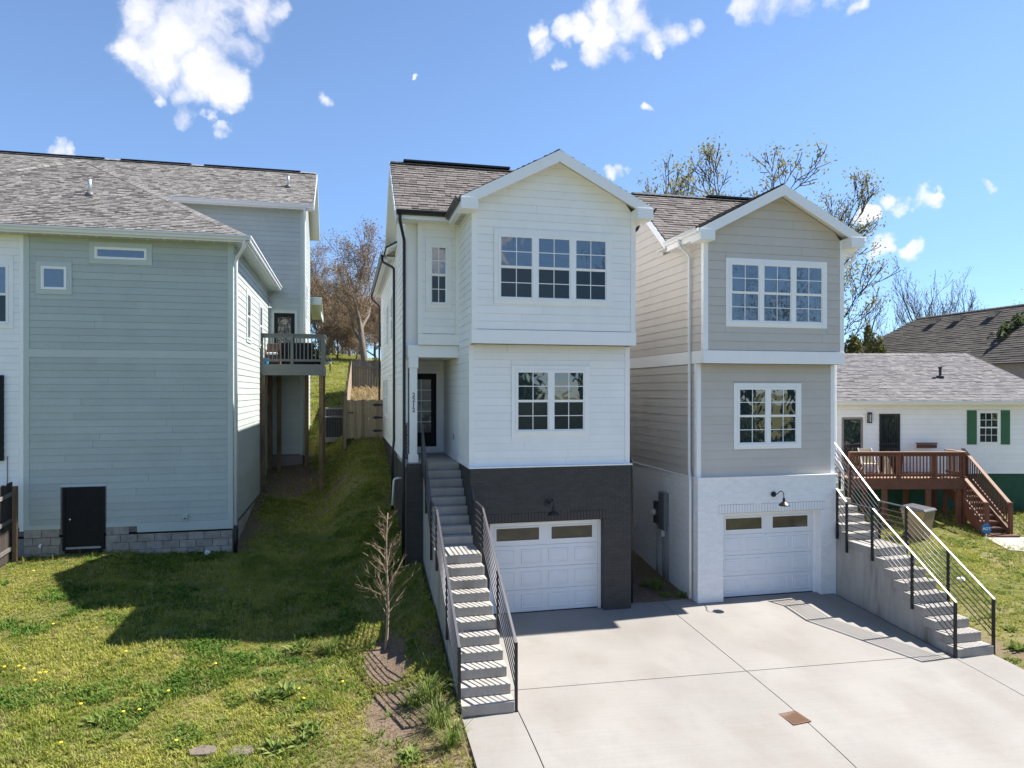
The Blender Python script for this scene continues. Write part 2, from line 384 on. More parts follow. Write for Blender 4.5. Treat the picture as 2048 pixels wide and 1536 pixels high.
def window(parent, wall, u0, u1, z0, z1, units=1, cols=2, rows=2, casing=.11, cmat=None, mull=.07, hung=True, screens=True, name='window', glass=None, sill=False):
    """surface casing, and per unit two sashes with lites and bars between"""
    cmat = cmat or TRIMW; glass = glass or GLASS
    fr = MB()
    wall.box(fr, u0 - casing, u0, 0, .032, z0 - casing, z1 + casing); wall.box(fr, u1, u1 + casing, 0, .032, z0 - casing, z1 + casing)
    wall.box(fr, u0, u1, 0, .032, z0 - casing, z0); wall.box(fr, u0, u1, 0, .032, z1, z1 + casing)
    win = part(name, fr, cmat, parent, bevel=.003)
    w = (u1 - u0 - mull * (units - 1)) / units
    f2 = MB(); e = .035
    wall.box(f2, u0, u0 + e, 0, .046, z0, z1); wall.box(f2, u1 - e, u1, 0, .046, z0, z1)
    wall.box(f2, u0 + e, u1 - e, 0, .046, z1 - e, z1); wall.box(f2, u0 + e, u1 - e, 0, .052, z0, z0 + e)
    for k in range(1, units):
        c = u0 + k * (w + mull) - mull; wall.box(f2, c - .02, c + mull + .02, 0, .044, z0 + e, z1 - e)
    part('window_frame', f2, TRIMW, win, bevel=.003)
    zm = (z0 + z1) / 2
    for k in range(units):
        a = u0 + k * (w + mull) + (.035 if k == 0 else .02); b = u0 + k * (w + mull) + w - (.035 if k == units - 1 else .02)
        spans = [(z0 + e, zm, .010), (zm, z1 - e, .022)] if hung else [(z0 + e, z1 - e, .016)]
        for (p, q, o) in spans:
            sm = MB(); s = .028
            wall.box(sm, a, a + s, 0, o + .014, p, q); wall.box(sm, b - s, b, 0, o + .014, p, q)
            wall.box(sm, a + s, b - s, 0, o + .014, p, p + s); wall.box(sm, a + s, b - s, 0, o + .014, q - s, q)
            part('sash', sm, TRIMW, win)
            A, B, P, Q = a + s, b - s, p + s, q - s
            if cols * rows > 1:
                gm = MB(); t = .009
                for c in range(1, cols):
                    x = A + (B - A) * c / cols; wall.box(gm, x - t, x + t, 0, o + .006, P, Q)
                for r in range(1, rows):
                    z = P + (Q - P) * r / rows; wall.box(gm, A, B, 0, o + .0052, z - t, z + t)
                part('muntin', gm, TRIMW, win)
            for c in range(cols):
                for r in range(rows):
                    gm_ = SCREEN if (screens and hung and p == z0 + e and glass is GLASS) else glass
                    x0, x1 = A + (B - A) * c / cols, A + (B - A) * (c + 1) / cols; y0, y1 = P + (Q - P) * r / rows, P + (Q - P) * (r + 1) / rows
                    g = 0.0
                    shared('pane', ('pane', wall.k, round(x1 - x0, 3), round(y1 - y0, 3)), lambda: MB().add([wall.d(*q_) for q_ in [(0, -.004, 0), (x1 - x0, -.004, 0), (x1 - x0, 0, 0), (0, 0, 0), (0, -.004, y1 - y0), (x1 - x0, -.004, y1 - y0), (x1 - x0, 0, y1 - y0), (0, 0, y1 - y0)]], BOXF), gm_, win, wall.p(x0, o, y0))
    return win

def clip_poly(poly, clip):
    """convex clip in 2D (clip counter-clockwise)"""
    out = poly
    for i in range(len(clip)):
        (ax, ay), (bx, by) = clip[i], clip[(i + 1) % len(clip)]
        inp, out = out, []
        if not inp: return []
        def side(p): return (bx - ax) * (p[1] - ay) - (by - ay) * (p[0] - ax)
        for j in range(len(inp)):
            p, q = inp[j], inp[(j + 1) % len(inp)]
            sp, sq = side(p), side(q)
            if sp >= 0: out.append(p)
            if (sp >= 0) != (sq >= 0):
                t = sp / (sp - sq); out.append((p[0] + (q[0] - p[0]) * t, p[1] + (q[1] - p[1]) * t))
    return out
def slope(parent, pts, m, seed=1, expo=.143, tab=(.13, .34), deck=DRIP, soffit=SOFF, soff_t=.10, lift=.02, gapx=.007):
    """one roof slope: sheathing, white underside and clipped shingle tabs with thickness; pts convex, first edge is the eave"""
    P = [Vector(p) for p in pts]; U = (P[1] - P[0]).normalized()
    N = None
    for k in range(2, len(P)):
        c = (P[1] - P[0]).cross(P[k] - P[0])
        if c.length > 1e-6: N = c.normalized(); break
    if N.z < 0: N = -N
    V = N.cross(U)
    if V.z < 0: V = -V
    q = [((p - P[0]).dot(U), (p - P[0]).dot(V)) for p in P]
    area = sum(q[i][0] * q[(i + 1) % len(q)][1] - q[(i + 1) % len(q)][0] * q[i][1] for i in range(len(q)))
    ring = q if area > 0 else q[::-1]
    at = lambda a, b, h: P[0] + U * a + V * b + N * h
    n = len(ring)
    def slab(name, h0, h1, mm):
        mb = MB(); mb.add([at(a, b, h0) for a, b in ring] + [at(a, b, h1) for a, b in ring], [tuple(range(n - 1, -1, -1)), tuple(range(n, 2 * n))] + [(i, (i + 1) % n, n + (i + 1) % n, n + i) for i in range(n)])
        return part(name, mb, mm, parent)
    slab('roof_deck', -.035, 0.0, deck)
    if soffit: slab('soffit', -soff_t, -.036, soffit)
    rng = random.Random(seed); mb = MB()
    umin, umax = min(a for a, b in ring), max(a for a, b in ring); vmax = max(b for a, b in ring)
    v = -.02; row = 0
    grow = [(a, b) for a, b in ring]
    while v < vmax:
        u = umin - rng.uniform(0, .35)
        top = v + expo + .02
        while u < umax:
            w = rng.uniform(*tab)
            th = lift * rng.choice((.55, .8, 1.0, 1.25))
            pc = clip_poly([(u + gapx / 2, v), (u + w - gapx / 2, v), (u + w - gapx / 2, top), (u + gapx / 2, top)], grow if v > 0 else [(a, b - .02) if b < .001 else (a, b) for a, b in ring])
            if len(pc) >= 3:
                hh = [th * (1 - (b - v) / (top - v)) + .003 for a, b in pc]
                o = len(mb.v)
                mb.v.extend(tuple(at(a, b, h)) for (a, b), h in zip(pc, hh)); mb.f.append(tuple(range(o, o + len(pc))))
                lowb = [i for i in range(len(pc)) if pc[i][1] < v + 1e-4]
                if len(lowb) == 2:
                    i, j = lowb; o2 = len(mb.v)
                    mb.v.extend([tuple(at(pc[i][0], pc[i][1], 0)), tuple(at(pc[j][0], pc[j][1], 0))]); mb.f.append((o + i, o + j, o2 + 1, o2))
            u += w
        v += expo
    return part('shingle', mb, m, parent, kind='stuff', fix=False)
def cap_run(parent, p0, p1, m, w=.26, step=.2, seed=0):
    """ridge or hip cap shingles, folded over the line p0-p1"""
    p0, p1 = Vector(p0), Vector(p1); d = (p1 - p0); L = d.length; d.normalize(); side = d.cross(Vector((0, 0, 1))).normalized(); up = side.cross(d)
    mb = MB(); n = int(L / step)
    for i in range(n + 1):
        a = p0 + d * (i * step); b = p0 + d * min(L, i * step + step * 1.35)
        h0, h1 = .035, .022; dr = w * .28
        vs = []
        for p, h in ((a, h0), (b, h1)):
            vs += [p - side * w / 2 + up * (h - dr), p + up * h, p + side * w / 2 + up * (h - dr)]
        mb.add(vs + [vs[0] - up * .012, vs[1] - up * .012, vs[2] - up * .012], [(0, 1, 4, 3), (1, 2, 5, 4), (0, 6, 7, 1), (1, 7, 8, 2)])
    return part('ridge_cap', mb, m, parent, kind='stuff', fix=False)
def gutter(parent, p0, p1, m, out, w=.11, h=.11, name='gutter'):
    """open K-style trough from p0 to p1 (top back edge), out = unit outward direction"""
    p0, p1, o = Vector(p0), Vector(p1), Vector(out)
    prof = [(0, 0), (0, -h), (w * .6, -h), (w * .72, -h * .55), (w, -h * .3), (w, 0), (w - .012, 0), (w - .012, -h * .28), (w * .62, -h * .5), (w * .55, -h + .015), (.012, -h + .015), (.012, 0)]
    mb = MB(); n = len(prof)
    vs = [p + o * a + Vector((0, 0, b)) for p in (p0, p1) for a, b in prof]
    mb.add(vs, [tuple(range(n)), tuple(range(2 * n - 1, n - 1, -1))] + [(i, (i + 1) % n, n + (i + 1) % n, n + i) for i in range(n)])
    return part(name, mb, m, parent)
def smooth_path(pts, k=3):
    P = [Vector(p) for p in pts]; out = [P[0]]
    for i in range(1, len(P) - 1):
        a, b, c = P[i - 1], P[i], P[i + 1]
        ra = min(.09, (b - a).length / 2); rc = min(.09, (c - b).length / 2)
        s, e = b + (a - b).normalized() * ra, b + (c - b).normalized() * rc
        for j in range(k + 1):
            t = j / k; out.append(s * (1 - t) ** 2 + b * 2 * t * (1 - t) + e * t * t)
    out.append(P[-1]); return out
def downspout(parent, pts, m, r=.038):
    mb = MB(); mb.tube(smooth_path(pts), r, 8); return part('downspout', mb, m, parent, smooth=True)
def brickwork(parent, wall, u0, u1, z0f, z1, m, seed=0, holes=(), name='brick', bl=.194, bh=.057, j=.010, proud=.006):
    """running bond; z0f(u) is the ground under the wall; all bricks of a wall face joined"""
    mb = MB(); rng = random.Random(seed); z = z1 - bh; row = 0
    zmin = min(z0f(u0), z0f((u0 + u1) / 2), z0f(u1)) - .15
    while z > zmin:
        u = u0 - (bl + j) * (.5 if row % 2 else 0)
        while u < u1:
            a, b = max(u, u0), min(u + bl, u1)
            zc = z + bh / 2; uc = (a + b) / 2
            if b - a > .02 and z > z0f(uc) - .2:
                pieces = [(a, b)]
                for h in holes:
                    if h[2] < zc < h[3]:
                        np_ = []
                        for p, q in pieces:
                            if h[0] > p + .01: np_.append((p, min(q, h[0])))
                            if h[1] < q - .01: np_.append((max(p, h[1]), q))
                        pieces = [x for x in np_ if x[1] - x[0] > .02]
                for p, q in pieces:
                    o = proud * rng.uniform(.5, 1.1)
                    pts = [(p, 0, z), (q, 0, z), (q, o, z), (p, o, z), (p, 0, z + bh), (q, 0, z + bh), (q, o, z + bh), (p, o, z + bh)]
                    mb.add([wall.p(*t) for t in pts], [(4, 5, 6, 7), (0, 1, 2, 3), (1, 5, 6, 2), (0, 3, 7, 4), (3, 2, 6, 7)])
            u += bl + j
        z -= bh + j; row += 1
    return part(name, mb, m, parent, kind='stuff', fix=False)
# ------------------------------------------------------------------ the ground
def drive_z(x, y):
    k = min(1, max(0, (x - 2.7) / 9.0)); e = max(0.0, 11.5 - y)
    return -(.042 + .040 * k) * max(0.0, 15.9 - y) - .022 * min(e, 4) ** 2 - .12 * max(0, e - 4) * 0
PROF = [(-40, [(-60, 1), (-20, -.8), (0, -1), (8, -.4), (10, 0), (14, .55), (20.3, 1.05), (30, 2.3), (45, 5.2), (70, 8.6), (110, 10), (400, 20)]),
        (-14, [(-60, 1), (-20, -.8), (0, -1), (8, -.4), (10, 0), (14, .45), (20.3, 1.05), (30, 2.3), (45, 5.2), (70, 8.6), (110, 10), (400, 20)]),
        (-7.5, [(-60, 1), (-20, -.8), (0, -1), (8, -.42), (10, 0), (14, .34), (20.3, .96), (30, 2.3), (45, 5.4), (70, 8.6), (110, 10), (400, 20)]),
        (-3, [(-60, 1), (-20, -.8), (0, -1), (8, -.55), (10, -.2), (14, .26), (17, .55), (20.3, .82), (26.6, 1.55), (29.4, 2.15), (32, 2.9), (45, 5.55), (70, 8.7), (110, 10), (400, 20)]),
        (-1, [(-60, 1), (-20, -.8), (0, -1), (8, -.6), (10, -.3), (14, .10), (17, .56), (20.3, .95), (26.6, 1.40), (29.4, 2.3), (32, 3.1), (45, 5.6), (70, 8.7), (110, 10), (400, 20)]),
        (.7, [(-60, 1), (-20, -.8), (0, -1), (8, -.65), (10, -.42), (11.5, -.24), (14.2, .02), (16.2, .55), (20, 1.45), (24, 2.45), (28, 3.35), (32, 3.9), (45, 5.6), (70, 8.6), (110, 10), (400, 20)]),
        (1.78, [(-60, 1), (-20, -.8), (0, -1), (8, -.55), (10, -.36), (11.5, -.12), (13.9, .42), (16.2, .8), (20, 1.5), (24, 2.45), (28, 3.35), (32, 3.9), (45, 5.6), (70, 8.5), (110, 10), (400, 20)]),
        (1.9, [(-60, 1), (-20, -.8), (0, -1), (8, -.75), (10, -.5), (12, -.32), (16, -.12), (18, -.1), (28, 3.2), (32, 3.9), (45, 5.5), (70, 8.4), (110, 10), (400, 20)]),
        (7.4, [(-60, 1), (-20, -.8), (0, -1), (8, -1.15), (10, -.72), (12, -.42), (15.7, -.13), (15.9, -.02), (18, .2), (21, .6), (32, 3.4), (45, 5), (70, 7.8), (110, 9), (400, 20)]),
        (13.02, [(-60, 1), (-20, -.8), (0, -1), (8, -1.15), (10, -.82), (12, -.5), (15.9, -.2), (18, -.08), (24, .3), (32, 1.2), (45, 3.2), (70, 6.5), (110, 8), (400, 20)]),
        (13.16, [(-60, 1), (-20, -.8), (0, -1), (8, -.85), (10, -.62), (12, -.37), (16, -.18), (18, -.05), (24, .3), (32, 1.2), (45, 3.2), (70, 6.5), (110, 8), (400, 20)]),
        (16, [(-60, 1), (-20, -.8), (0, -1), (8, -.8), (12, -.42), (16, -.2), (20, .0), (24, .38), (32, 1.0), (45, 2.6), (70, 5.5), (110, 7), (400, 20)]),
        (22, [(-60, 1), (-20, -.8), (0, -1), (8, -.8), (12, -.5), (16, -.25), (19.6, .05), (23.4, .5), (32, 1.0), (45, 2.3), (70, 5), (110, 7), (400, 20)]),
        (60, [(-60, 1), (-20, -.8), (0, -1), (8, -.9), (12, -.6), (20, 0), (32, .8), (45, 2), (70, 4), (110, 6), (400, 20)])]
PX = np.array([p[0] for p in PROF], float)
def land(x, y):
    x = np.asarray(x, float); y = np.asarray(y, float)
    Zs = np.stack([np.interp(y, [a for a, b in pr], [b for a, b in pr]) for _, pr in PROF])
    i = np.clip(np.searchsorted(PX, x) - 1, 0, len(PX) - 2)
    t = np.clip((x - PX[i]) / (PX[i + 1] - PX[i]), 0, 1)
    wide = (PX[i + 1] - PX[i]) > .5
    t = np.where(wide, t * t * (3 - 2 * t), t)
    idx = np.arange(x.size).reshape(x.shape) if x.ndim else None
    if x.ndim == 0: return float(Zs[i] * (1 - t) + Zs[i + 1] * t)
    z0 = np.take_along_axis(Zs, i[None], 0)[0]; z1 = np.take_along_axis(Zs, (i + 1)[None], 0)[0]
    z = z0 * (1 - t) + z1 * t
    bump = .03 * np.sin(x * 1.7 + np.sin(y * .9)) * np.cos(y * 1.3 + .5 * np.sin(x * 1.1)) + .015 * np.sin(x * 4.1 + y * 2.3) * np.sin(y * 3.7 - x)
    drv = ((x > 1.7) & (x < 13.2) & (y < 19)) | (x > 60) | (y > 100)
    return z + np.where(drv, 0, bump)
def gz(x, y):
    return float(land(np.array([x], float), np.array([y], float))[0])

def vnoise(x, y, s, seed):
    """smooth value noise on a grid, for where soil and straw show"""
    rng = np.random.RandomState(seed); G = rng.rand(64, 64)
    u, v = x * s, y * s; i, j = np.floor(u).astype(int), np.floor(v).astype(int); a, b = u - i, v - j
    a, b = a * a * (3 - 2 * a), b * b * (3 - 2 * b)
    g = lambda p, q: G[p % 64, q % 64]
    return (g(i, j) * (1 - a) + g(i + 1, j) * a) * (1 - b) + (g(i, j + 1) * (1 - a) + g(i + 1, j + 1) * a) * b
def smooth(e0, e1, x): t = np.clip((x - e0) / (e1 - e0), 0, 1); return t * t * (3 - 2 * t)
def covers(x, y):
    """(bare soil, dry straw) between 0 and 1"""
    n1 = vnoise(x, y, .55, 1) * .6 + vnoise(x, y, 1.7, 2) * .4; n2 = vnoise(x, y, .8, 3) * .5 + vnoise(x, y, 3.1, 4) * .5
    wob = (n2 - .5) * .7
    pit = 1 - smooth(.45, .85, np.hypot((x - .72) / .62, (y - 13.7) / 1.35) + wob * .6)
    ero = (1 - smooth(.7, 1.05, np.hypot((x - .85) / .62, (y - 11.9) / .95) + wob * .5))
    gap = smooth(6.5, 6.6, x) * (1 - smooth(8.35, 8.45, x)) * smooth(15.6, 15.8, y)
    deck = (1 - smooth(.7, 1.15, np.hypot((x + 2.2) / 1.25, (y - 27.6) / 2.3) + wob * .5))
    hole = (1 - smooth(.6, 1.1, np.hypot((x + .35) / .55, (y - 25.2) / .45) + wob * .5))
    wallside = (1 - smooth(-2.75, -2.35, x + wob * .5)) * smooth(-3.1, -2.95, x) * smooth(20, 20.5, y)
    bed = (1 - smooth(.75, 1.05, np.hypot((x - 13.6) / .55, (y - 13.2) / 1.6) + wob * .5))
    soil = np.clip(np.maximum.reduce([pit, ero * .95, gap, deck * .9, hole, wallside * .9, bed * .8]), 0, 1)
    strip = smooth(-1.1, .3, x + wob * 1.6) * (1 - smooth(1.9, 2.1, x)) * smooth(8.0, 8.6, y) * (1 - smooth(13.4, 15.0, y + wob * 2))
    straw = np.clip(np.maximum(strip * smooth(.28, .55, n1 + .12), smooth(.56, .78, n1) * .55), 0, 1)
    return soil, straw

def axis_pts(spans):
    out = []
    for a, b, st in spans: out += list(np.arange(a, b - 1e-6, st))
    return np.array(out + [spans[-1][1]])
xs = axis_pts([(-400, -60, 40), (-60, -16, 4), (-16, 1.5, .25), (1.5, 2.1, .06), (2.1, 12.9, .9), (12.9, 13.3, .06), (13.3, 32, .4), (32, 80, 4), (80, 440, 40)])
ys = axis_pts([(-300, -60, 30), (-60, 6, 3), (6, 32, .25), (32, 50, .6), (50, 120, 3), (120, 420, 30)])
XX, YY = np.meshgrid(xs, ys); ZZ = land(XX.ravel(), YY.ravel()).reshape(XX.shape)
me = bpy.data.meshes.new('ground'); nx, ny = len(xs), len(ys)
vs = np.stack([XX.ravel(), YY.ravel(), ZZ.ravel()], 1)
ii, jj = np.meshgrid(np.arange(nx - 1), np.arange(ny - 1)); a = (jj * nx + ii).ravel()
me.from_pydata(vs.tolist(), [], np.stack([a, a + 1, a + nx + 1, a + nx], 1).tolist())
so, st = covers(vs[:, 0], vs[:, 1])
me.attributes.new('soil', 'FLOAT', 'POINT').data.foreach_set('value', so.astype('f'))
me.attributes.new('straw', 'FLOAT', 'POINT').data.foreach_set('value', st.astype('f'))
me.polygons.foreach_set('use_smooth', [True] * len(me.polygons))
gm = bpy.data.materials.new('lawn_ground'); gm.use_nodes = True; t = NT(gm.node_tree); b = t.n['Principled BSDF']
pos = t.new('ShaderNodeNewGeometry').outputs['Position']
def attr(t, n): return t.new('ShaderNodeAttribute', dict(attribute_name=n)).outputs['Fac']
grass = t.mix(t.mapr(t.noise(pos, .9, 5, .65), .4, .62, kind='SMOOTHSTEP'), (.10, .13, .028, 1), (.19, .19, .05, 1))
grass = t.mix(t.mapr(t.noise(pos, 9, 5, .7), .35, .7), grass, (.15, .125, .06, 1))
strawc = t.mix(t.noise(pos, 14, 6, .7), (.16, .115, .06, 1), (.36, .29, .18, 1))
soilc = t.mix(t.noise(pos, 11, 8, .7), (.09, .06, .042, 1), (.27, .20, .145, 1))
c = t.mix(t.math('MULTIPLY', attr(t, 'straw'), t.mapr(t.noise(pos, 22, 4, .7), .3, .6)), grass, strawc)
c = t.mix(attr(t, 'soil'), c, soilc)
t.put(b, 'Base Color', c); b.inputs['Roughness'].default_value = .95; b.inputs['Specular IOR Level'].default_value = .1
bn = t.new('ShaderNodeBump', Strength=.9, Distance=.05, Height=t.noise(pos, 16, 9, .72)); t.l.new(bn.outputs[0], b.inputs['Normal'])
me.materials.append(gm)
ground = bpy.data.objects.new('ground', me); COL.objects.link(ground); ground['kind'] = 'structure'

# driveway: poured slabs with open joints, a step of slab thickness above the soil
drive = bpy.data.objects.new('driveway', None); COL.objects.link(drive); drive['kind'] = 'structure'
def slab_piece(name, x0, x1, y0, y1, g=.009, xe0=None):
    mb = MB(); nx_, ny_ = max(2, int((x1 - x0) / .5)), max(2, int((y1 - y0) / .35))
    X = np.linspace(x0 + g, x1 - g, nx_ + 1); Y = np.linspace(y0 + g, y1 - g, ny_ + 1)
    top = [(x, y, drive_z(x, y)) for y in Y for x in X]
    bot = [(x, y, drive_z(x, y) - .11) for y in Y for x in X]
    n = nx_ + 1; T = len(top); fs = []
    for j in range(ny_):
        for i in range(nx_):
            q = j * n + i; fs.append((q, q + 1, q + n + 1, q + n))
    rim = [i for i in range(n)] + [j * n + nx_ for j in range(1, ny_ + 1)] + [ny_ * n + i for i in range(nx_ - 1, -1, -1)] + [j * n for j in range(ny_ - 1, 0, -1)]
    for k in range(len(rim)): a_, b_ = rim[k], rim[(k + 1) % len(rim)]; fs.append((a_, T + a_, T + b_, b_))
    mb.add(top + bot, fs)
    return part(name, mb, CONC, drive, fix=False)
JY = 12.25
slab_piece('slab', 2.80, 7.5, JY, 16.15); slab_piece('slab', 7.5, 12.14, JY, 16.15)
slab_piece('slab', 2.80, 7.5, 2.95, JY); slab_piece('slab', 7.5, 12.14, 2.95, JY)
slab_piece('slab', 1.84, 2.80, 4.0, 11.6); slab_piece('slab', 12.14, 13.1, 4.0, 12.4)
base = MB(); 
for x0, x1, y0, y1 in ((1.86, 13.08, 4.0, 16.1),):
    X = np.linspace(x0, x1, 12); Y = np.linspace(y0, y1, 24)
    base.add([(x, y, drive_z(x, y) - .03) for y in Y for x in X], [(j * 12 + i, j * 12 + i + 1, j * 12 + i + 13, j * 12 + i + 12) for j in range(23) for i in range(11)])
part('joint_bed', base, mat('joint_dirt', (.05, .045, .04), .95), drive, fix=False)
st_ = MB(); st_.box(-400, 400, -9, 3.0, -1.5, -.985); so_ = part('street', st_, ASPH); so_['kind'] = 'structure'
# ------------------------------------------------------------------ the two new houses (mirror images of each other)
def text_mesh(ch, size, depth, m):
    c = bpy.data.curves.new('glyph', 'FONT'); c.body = ch; c.size = size; c.extrude = depth; c.align_x = 'CENTER'; c.align_y = 'CENTER'
    o = bpy.data.objects.new('glyph', c); me = bpy.data.meshes.new_from_object(o)
    bpy.data.objects.remove(o); me.materials.clear(); me.materials.append(m); return me
FLIP = 14.94
def twin(flip, name, label, sid, sidx, trim, brick, gut, cas, drop=0.0):
    BT = 3.40 - drop                                   # top of the brick storey; everything above it sits `drop` lower
    X = (lambda x: FLIP - x) if flip else (lambda x: x)
    Lk, Rk = ('R', 'L') if flip else ('L', 'R')
    root = thing(name, label, 'house', (X(4.6), 15.76, 0))
    def bx(mb, x0, x1, y0, y1, z0, z1): return mb.box(X(x0), X(x1), y0, y1, z0, z1)
    def P(x, y, z): return (X(x), y, z)
    def fu(a, b): return tuple(sorted((X(a), X(b))))
    s = 101 if flip else 11
    # body behind the boards
    core = MB()
    bx(core, 2.74, 6.58, 15.86, 20.2, 3.40, 6.21); bx(core, 2.74, 6.58, 15.51, 20.2, 6.21, 9.35)
    bx(core, 1.45, 2.74, 17.6, 20.2, 6.02, 9.35); bx(core, 1.45, 6.58, 20.2, 30, 3.40, 9.25); bx(core, 1.45, 1.60, 18.5, 20.2, 3.40, 6.02)
    bx(core, 1.74, 2.74, 17.40, 17.6, 6.28, 9.35)
    core.prism([(X(2.80), 9.30), (X(6.52), 9.30), (X(4.66), 10.32)], 'y', 15.51, 17.8)
    core.prism([(17.25, 9.35), (21.35, 9.35), (19.3, 11.05)], 'x', X(1.45), X(6.58))
    part('wall', core, CORESHADE, root)
    found = MB()
    bx(found, 2.74, 3.18, 15.77, 16.4, -.5, 3.398); bx(found, 5.92, 6.60, 15.77, 16.4, -.5, 3.398); bx(found, 3.18, 5.92, 15.77, 16.4, 2.14, 3.398)
    bx(found, 2.74, 6.60, 16.4, 30, -.6, 3.398); bx(found, 1.45, 2.74, 17.34, 30, -.6, 3.30)
    part('foundation', found, brick, root)
    # walls of lap boards
    F1, F2, FB = Wall('F', 15.86), Wall('F', 15.51), Wall('F', 17.40)
    cw_ = .10
    a, b = fu(2.74, 6.58)
    win1 = fu(3.80, 5.49); win2 = fu(3.32, 5.91)
    h1 = [(win1[0] - .1, win1[1] + .1, 4.10, 5.74)]; h2 = [(win2[0] - .1, win2[1] + .1, 7.10, 8.76)]
    siding(root, F1, a + cw_, b - cw_, 3.43, 6.21, sidx, sid, s, h1, board=4.2)
    xc = X(4.66)
    hw = lambda z: max(0.0, min((b - a) / 2 - cw_, (10.40 - z) / .5225))
    lim = lambda z: (xc - hw(z), xc + hw(z))
    siding(root, F2, a + cw_, b - cw_, 6.53, 10.39, sidx, sid, s + 1, h2, limits=lim, board=4.2)
    a3, b3 = fu(1.84, 2.64)
    siding(root, FB, a3, b3, 6.56, 9.28, sidx, sid, s + 2, [(fu(1.91, 2.545)[0], fu(1.91, 2.545)[1], 7.18, 8.82)])
    SB = Wall(Lk, X(2.74))                                  # the box's flank towards the stairs
    siding(root, SB, 15.96, 20.2, 3.43, 6.0, sidx, sid, s + 3); siding(root, SB, 15.61, 17.40, 6.53, 9.2, sidx, sid, s + 4)
    siding(root, SB, 15.88, 17.42, 6.0, 6.53, sidx, sid, s + 5)
    LW = Wall(Lk, X(1.45))
    wl = [(25.0, 25.9, 4.3, 5.6), (26.6, 27.5, 4.3, 5.6), (22.2, 23.0, 6.75, 8.15), (24.6, 25.4, 6.75, 8.15)]
    siding(root, LW, 18.62, 30, 3.43, 6.02, sidx, sid, s + 6, [(u - .09, v + .09, p - .09, q + .09) for u, v, p, q in wl])
    limg = lambda z: (max(17.72, 17.0 + (z - 9.20) / .813), min(21.5, 21.6 - (z - 9.20) / .813))
    siding(root, LW, 17.72, 30, 6.02, 9.12, sidx, sid, s + 7, [(u - .09, v + .09, p - .09, q + .09) for u, v, p, q in wl])
    siding(root, LW, 17.0, 21.6, 9.12, 11.0, sidx, sid, s + 8, limits=limg)
    RW = Wall(Rk, X(6.58))
    siding(root, RW, 15.98, 30, 3.43, 6.2, sidx, sid, s + 9); siding(root, RW, 15.62, 30, 6.53, 9.2, sidx, sid, s + 10)
    siding(root, RW, 17.0, 21.6, 9.2, 11.0, sidx, sid, s + 12, limits=limg)
    PB = Wall('F', 20.2); a4, b4 = fu(1.60, 2.74)
    siding(root, PB, a4 + .02, b4 - .02, 5.75, 6.0, .125, sid, s + 13)
    # trim boards: corners, bands, ledge
    def corner(x, y, z0, z1, sx, w=.10, wy=None):
        """corner board wrapped round a front corner at (x,y); sx +1 when the house lies on the larger-x side"""
        tr = MB(); bx(tr, x - .018 * sx, x + w * sx, y - .02, y, z0, z1); bx(tr, x - .018 * sx, x, y, y + (wy or w), z0, z1)
        part('corner_board', tr, trim, root)
    corner(2.74, 15.86, 3.43, 6.205, 1); corner(6.58, 15.86, 3.43, 6.205, -1)
    corner(2.74, 15.51, 6.525, 9.32, 1); corner(6.58, 15.51, 6.525, 9.32, -1)
    corner(1.74, 17.40, 6.555, 9.28, 1); part('corner_board', bx(MB(), 2.64, 2.74, 17.38, 17.40, 6.555, 9.28), trim, root)
    corner(1.45, 17.60, 6.02, 9.28, 1, .12); part('corner_board', bx(MB(), 1.57, 1.74, 17.585, 17.6, 6.02, 9.28), trim, root)
    corner(1.45, 18.50, 3.43, 6.02, 1, .12, .12)
    part('corner_board', bx(MB(), 2.622, 2.738, 20.175, 20.2, 3.40, 6.0), trim, root); part('corner_board', bx(MB(), 1.45, 1.558, 20.175, 20.2, 3.40, 6.0), trim, root)
    bd = MB(); bx(bd, 2.715, 6.605, 15.475, 15.51, 6.21, 6.52); part('band_board', bd, TRIMW, root, bevel=.004); part('band_board', bx(MB(), 6.58, 6.61, 15.512, 24 if flip else 17, 6.212, 6.522), TRIMW, root)
    part('band_board', bx(MB(), 2.712, 2.742, 15.512, 15.86, 6.212, 6.522), TRIMW, root)
    uf = MB(); bx(uf, 2.74, 6.58, 15.51, 15.86, 6.215, 6.225); part('overhang_soffit', uf, SOFF, root)
    bb = MB(); bx(bb, 1.72, 2.735, 17.37, 17.40, 6.28, 6.55); part('band_board', bb, TRIMW, root, bevel=.004)
    lg = MB(); lt = 3.43
    bx(lg, 2.70, 6.63, 15.74, 15.862, 3.40, lt); bx(lg, 2.70, 2.742, 15.864, 20.2, 3.401, lt); bx(lg, 1.41, 1.452, 18.5, 30, 3.401, lt)
    bx(lg, 6.58, 6.64, 15.865, 30, 3.401, lt)
    part('ledge', lg, TRIMW, root, bevel=.004)
    # brick courses
    gnd = lambda x: (lambda u: -.12)
    BF = Wall('F', 15.77); a5, b5 = fu(2.74, 6.60); od = fu(3.18, 5.92); oh = fu(3.06, 6.04)
    brickwork(root, BF, a5, b5, lambda u: -.05, BT, brick, s + 20, [(od[0], od[1], -1, 2.14), (oh[0], oh[1], 2.13, 2.36)])
    if not flip:
        brickwork(root, Wall('L', X(2.74)), 15.78, 17.4, lambda u: .4, 3.40, brick, s + 21)
        brickwork(root, Wall('L', X(1.45)), 17.34, 29.9, lambda y: gz(1.3, y), 3.40, brick, s + 22)
        brickwork(root, Wall('F', 17.34), X(1.45), X(1.84), lambda u: .7, 3.38, brick, s + 23)
    else:
        brickwork(root, Wall('L', X(6.60)), 15.78, 24, lambda y: gz(8.2, y), BT, brick, s + 22)
    # soldier course over the garage, every brick by itself; reveal bricks
    n = 38; w = (oh[1] - oh[0]) / n
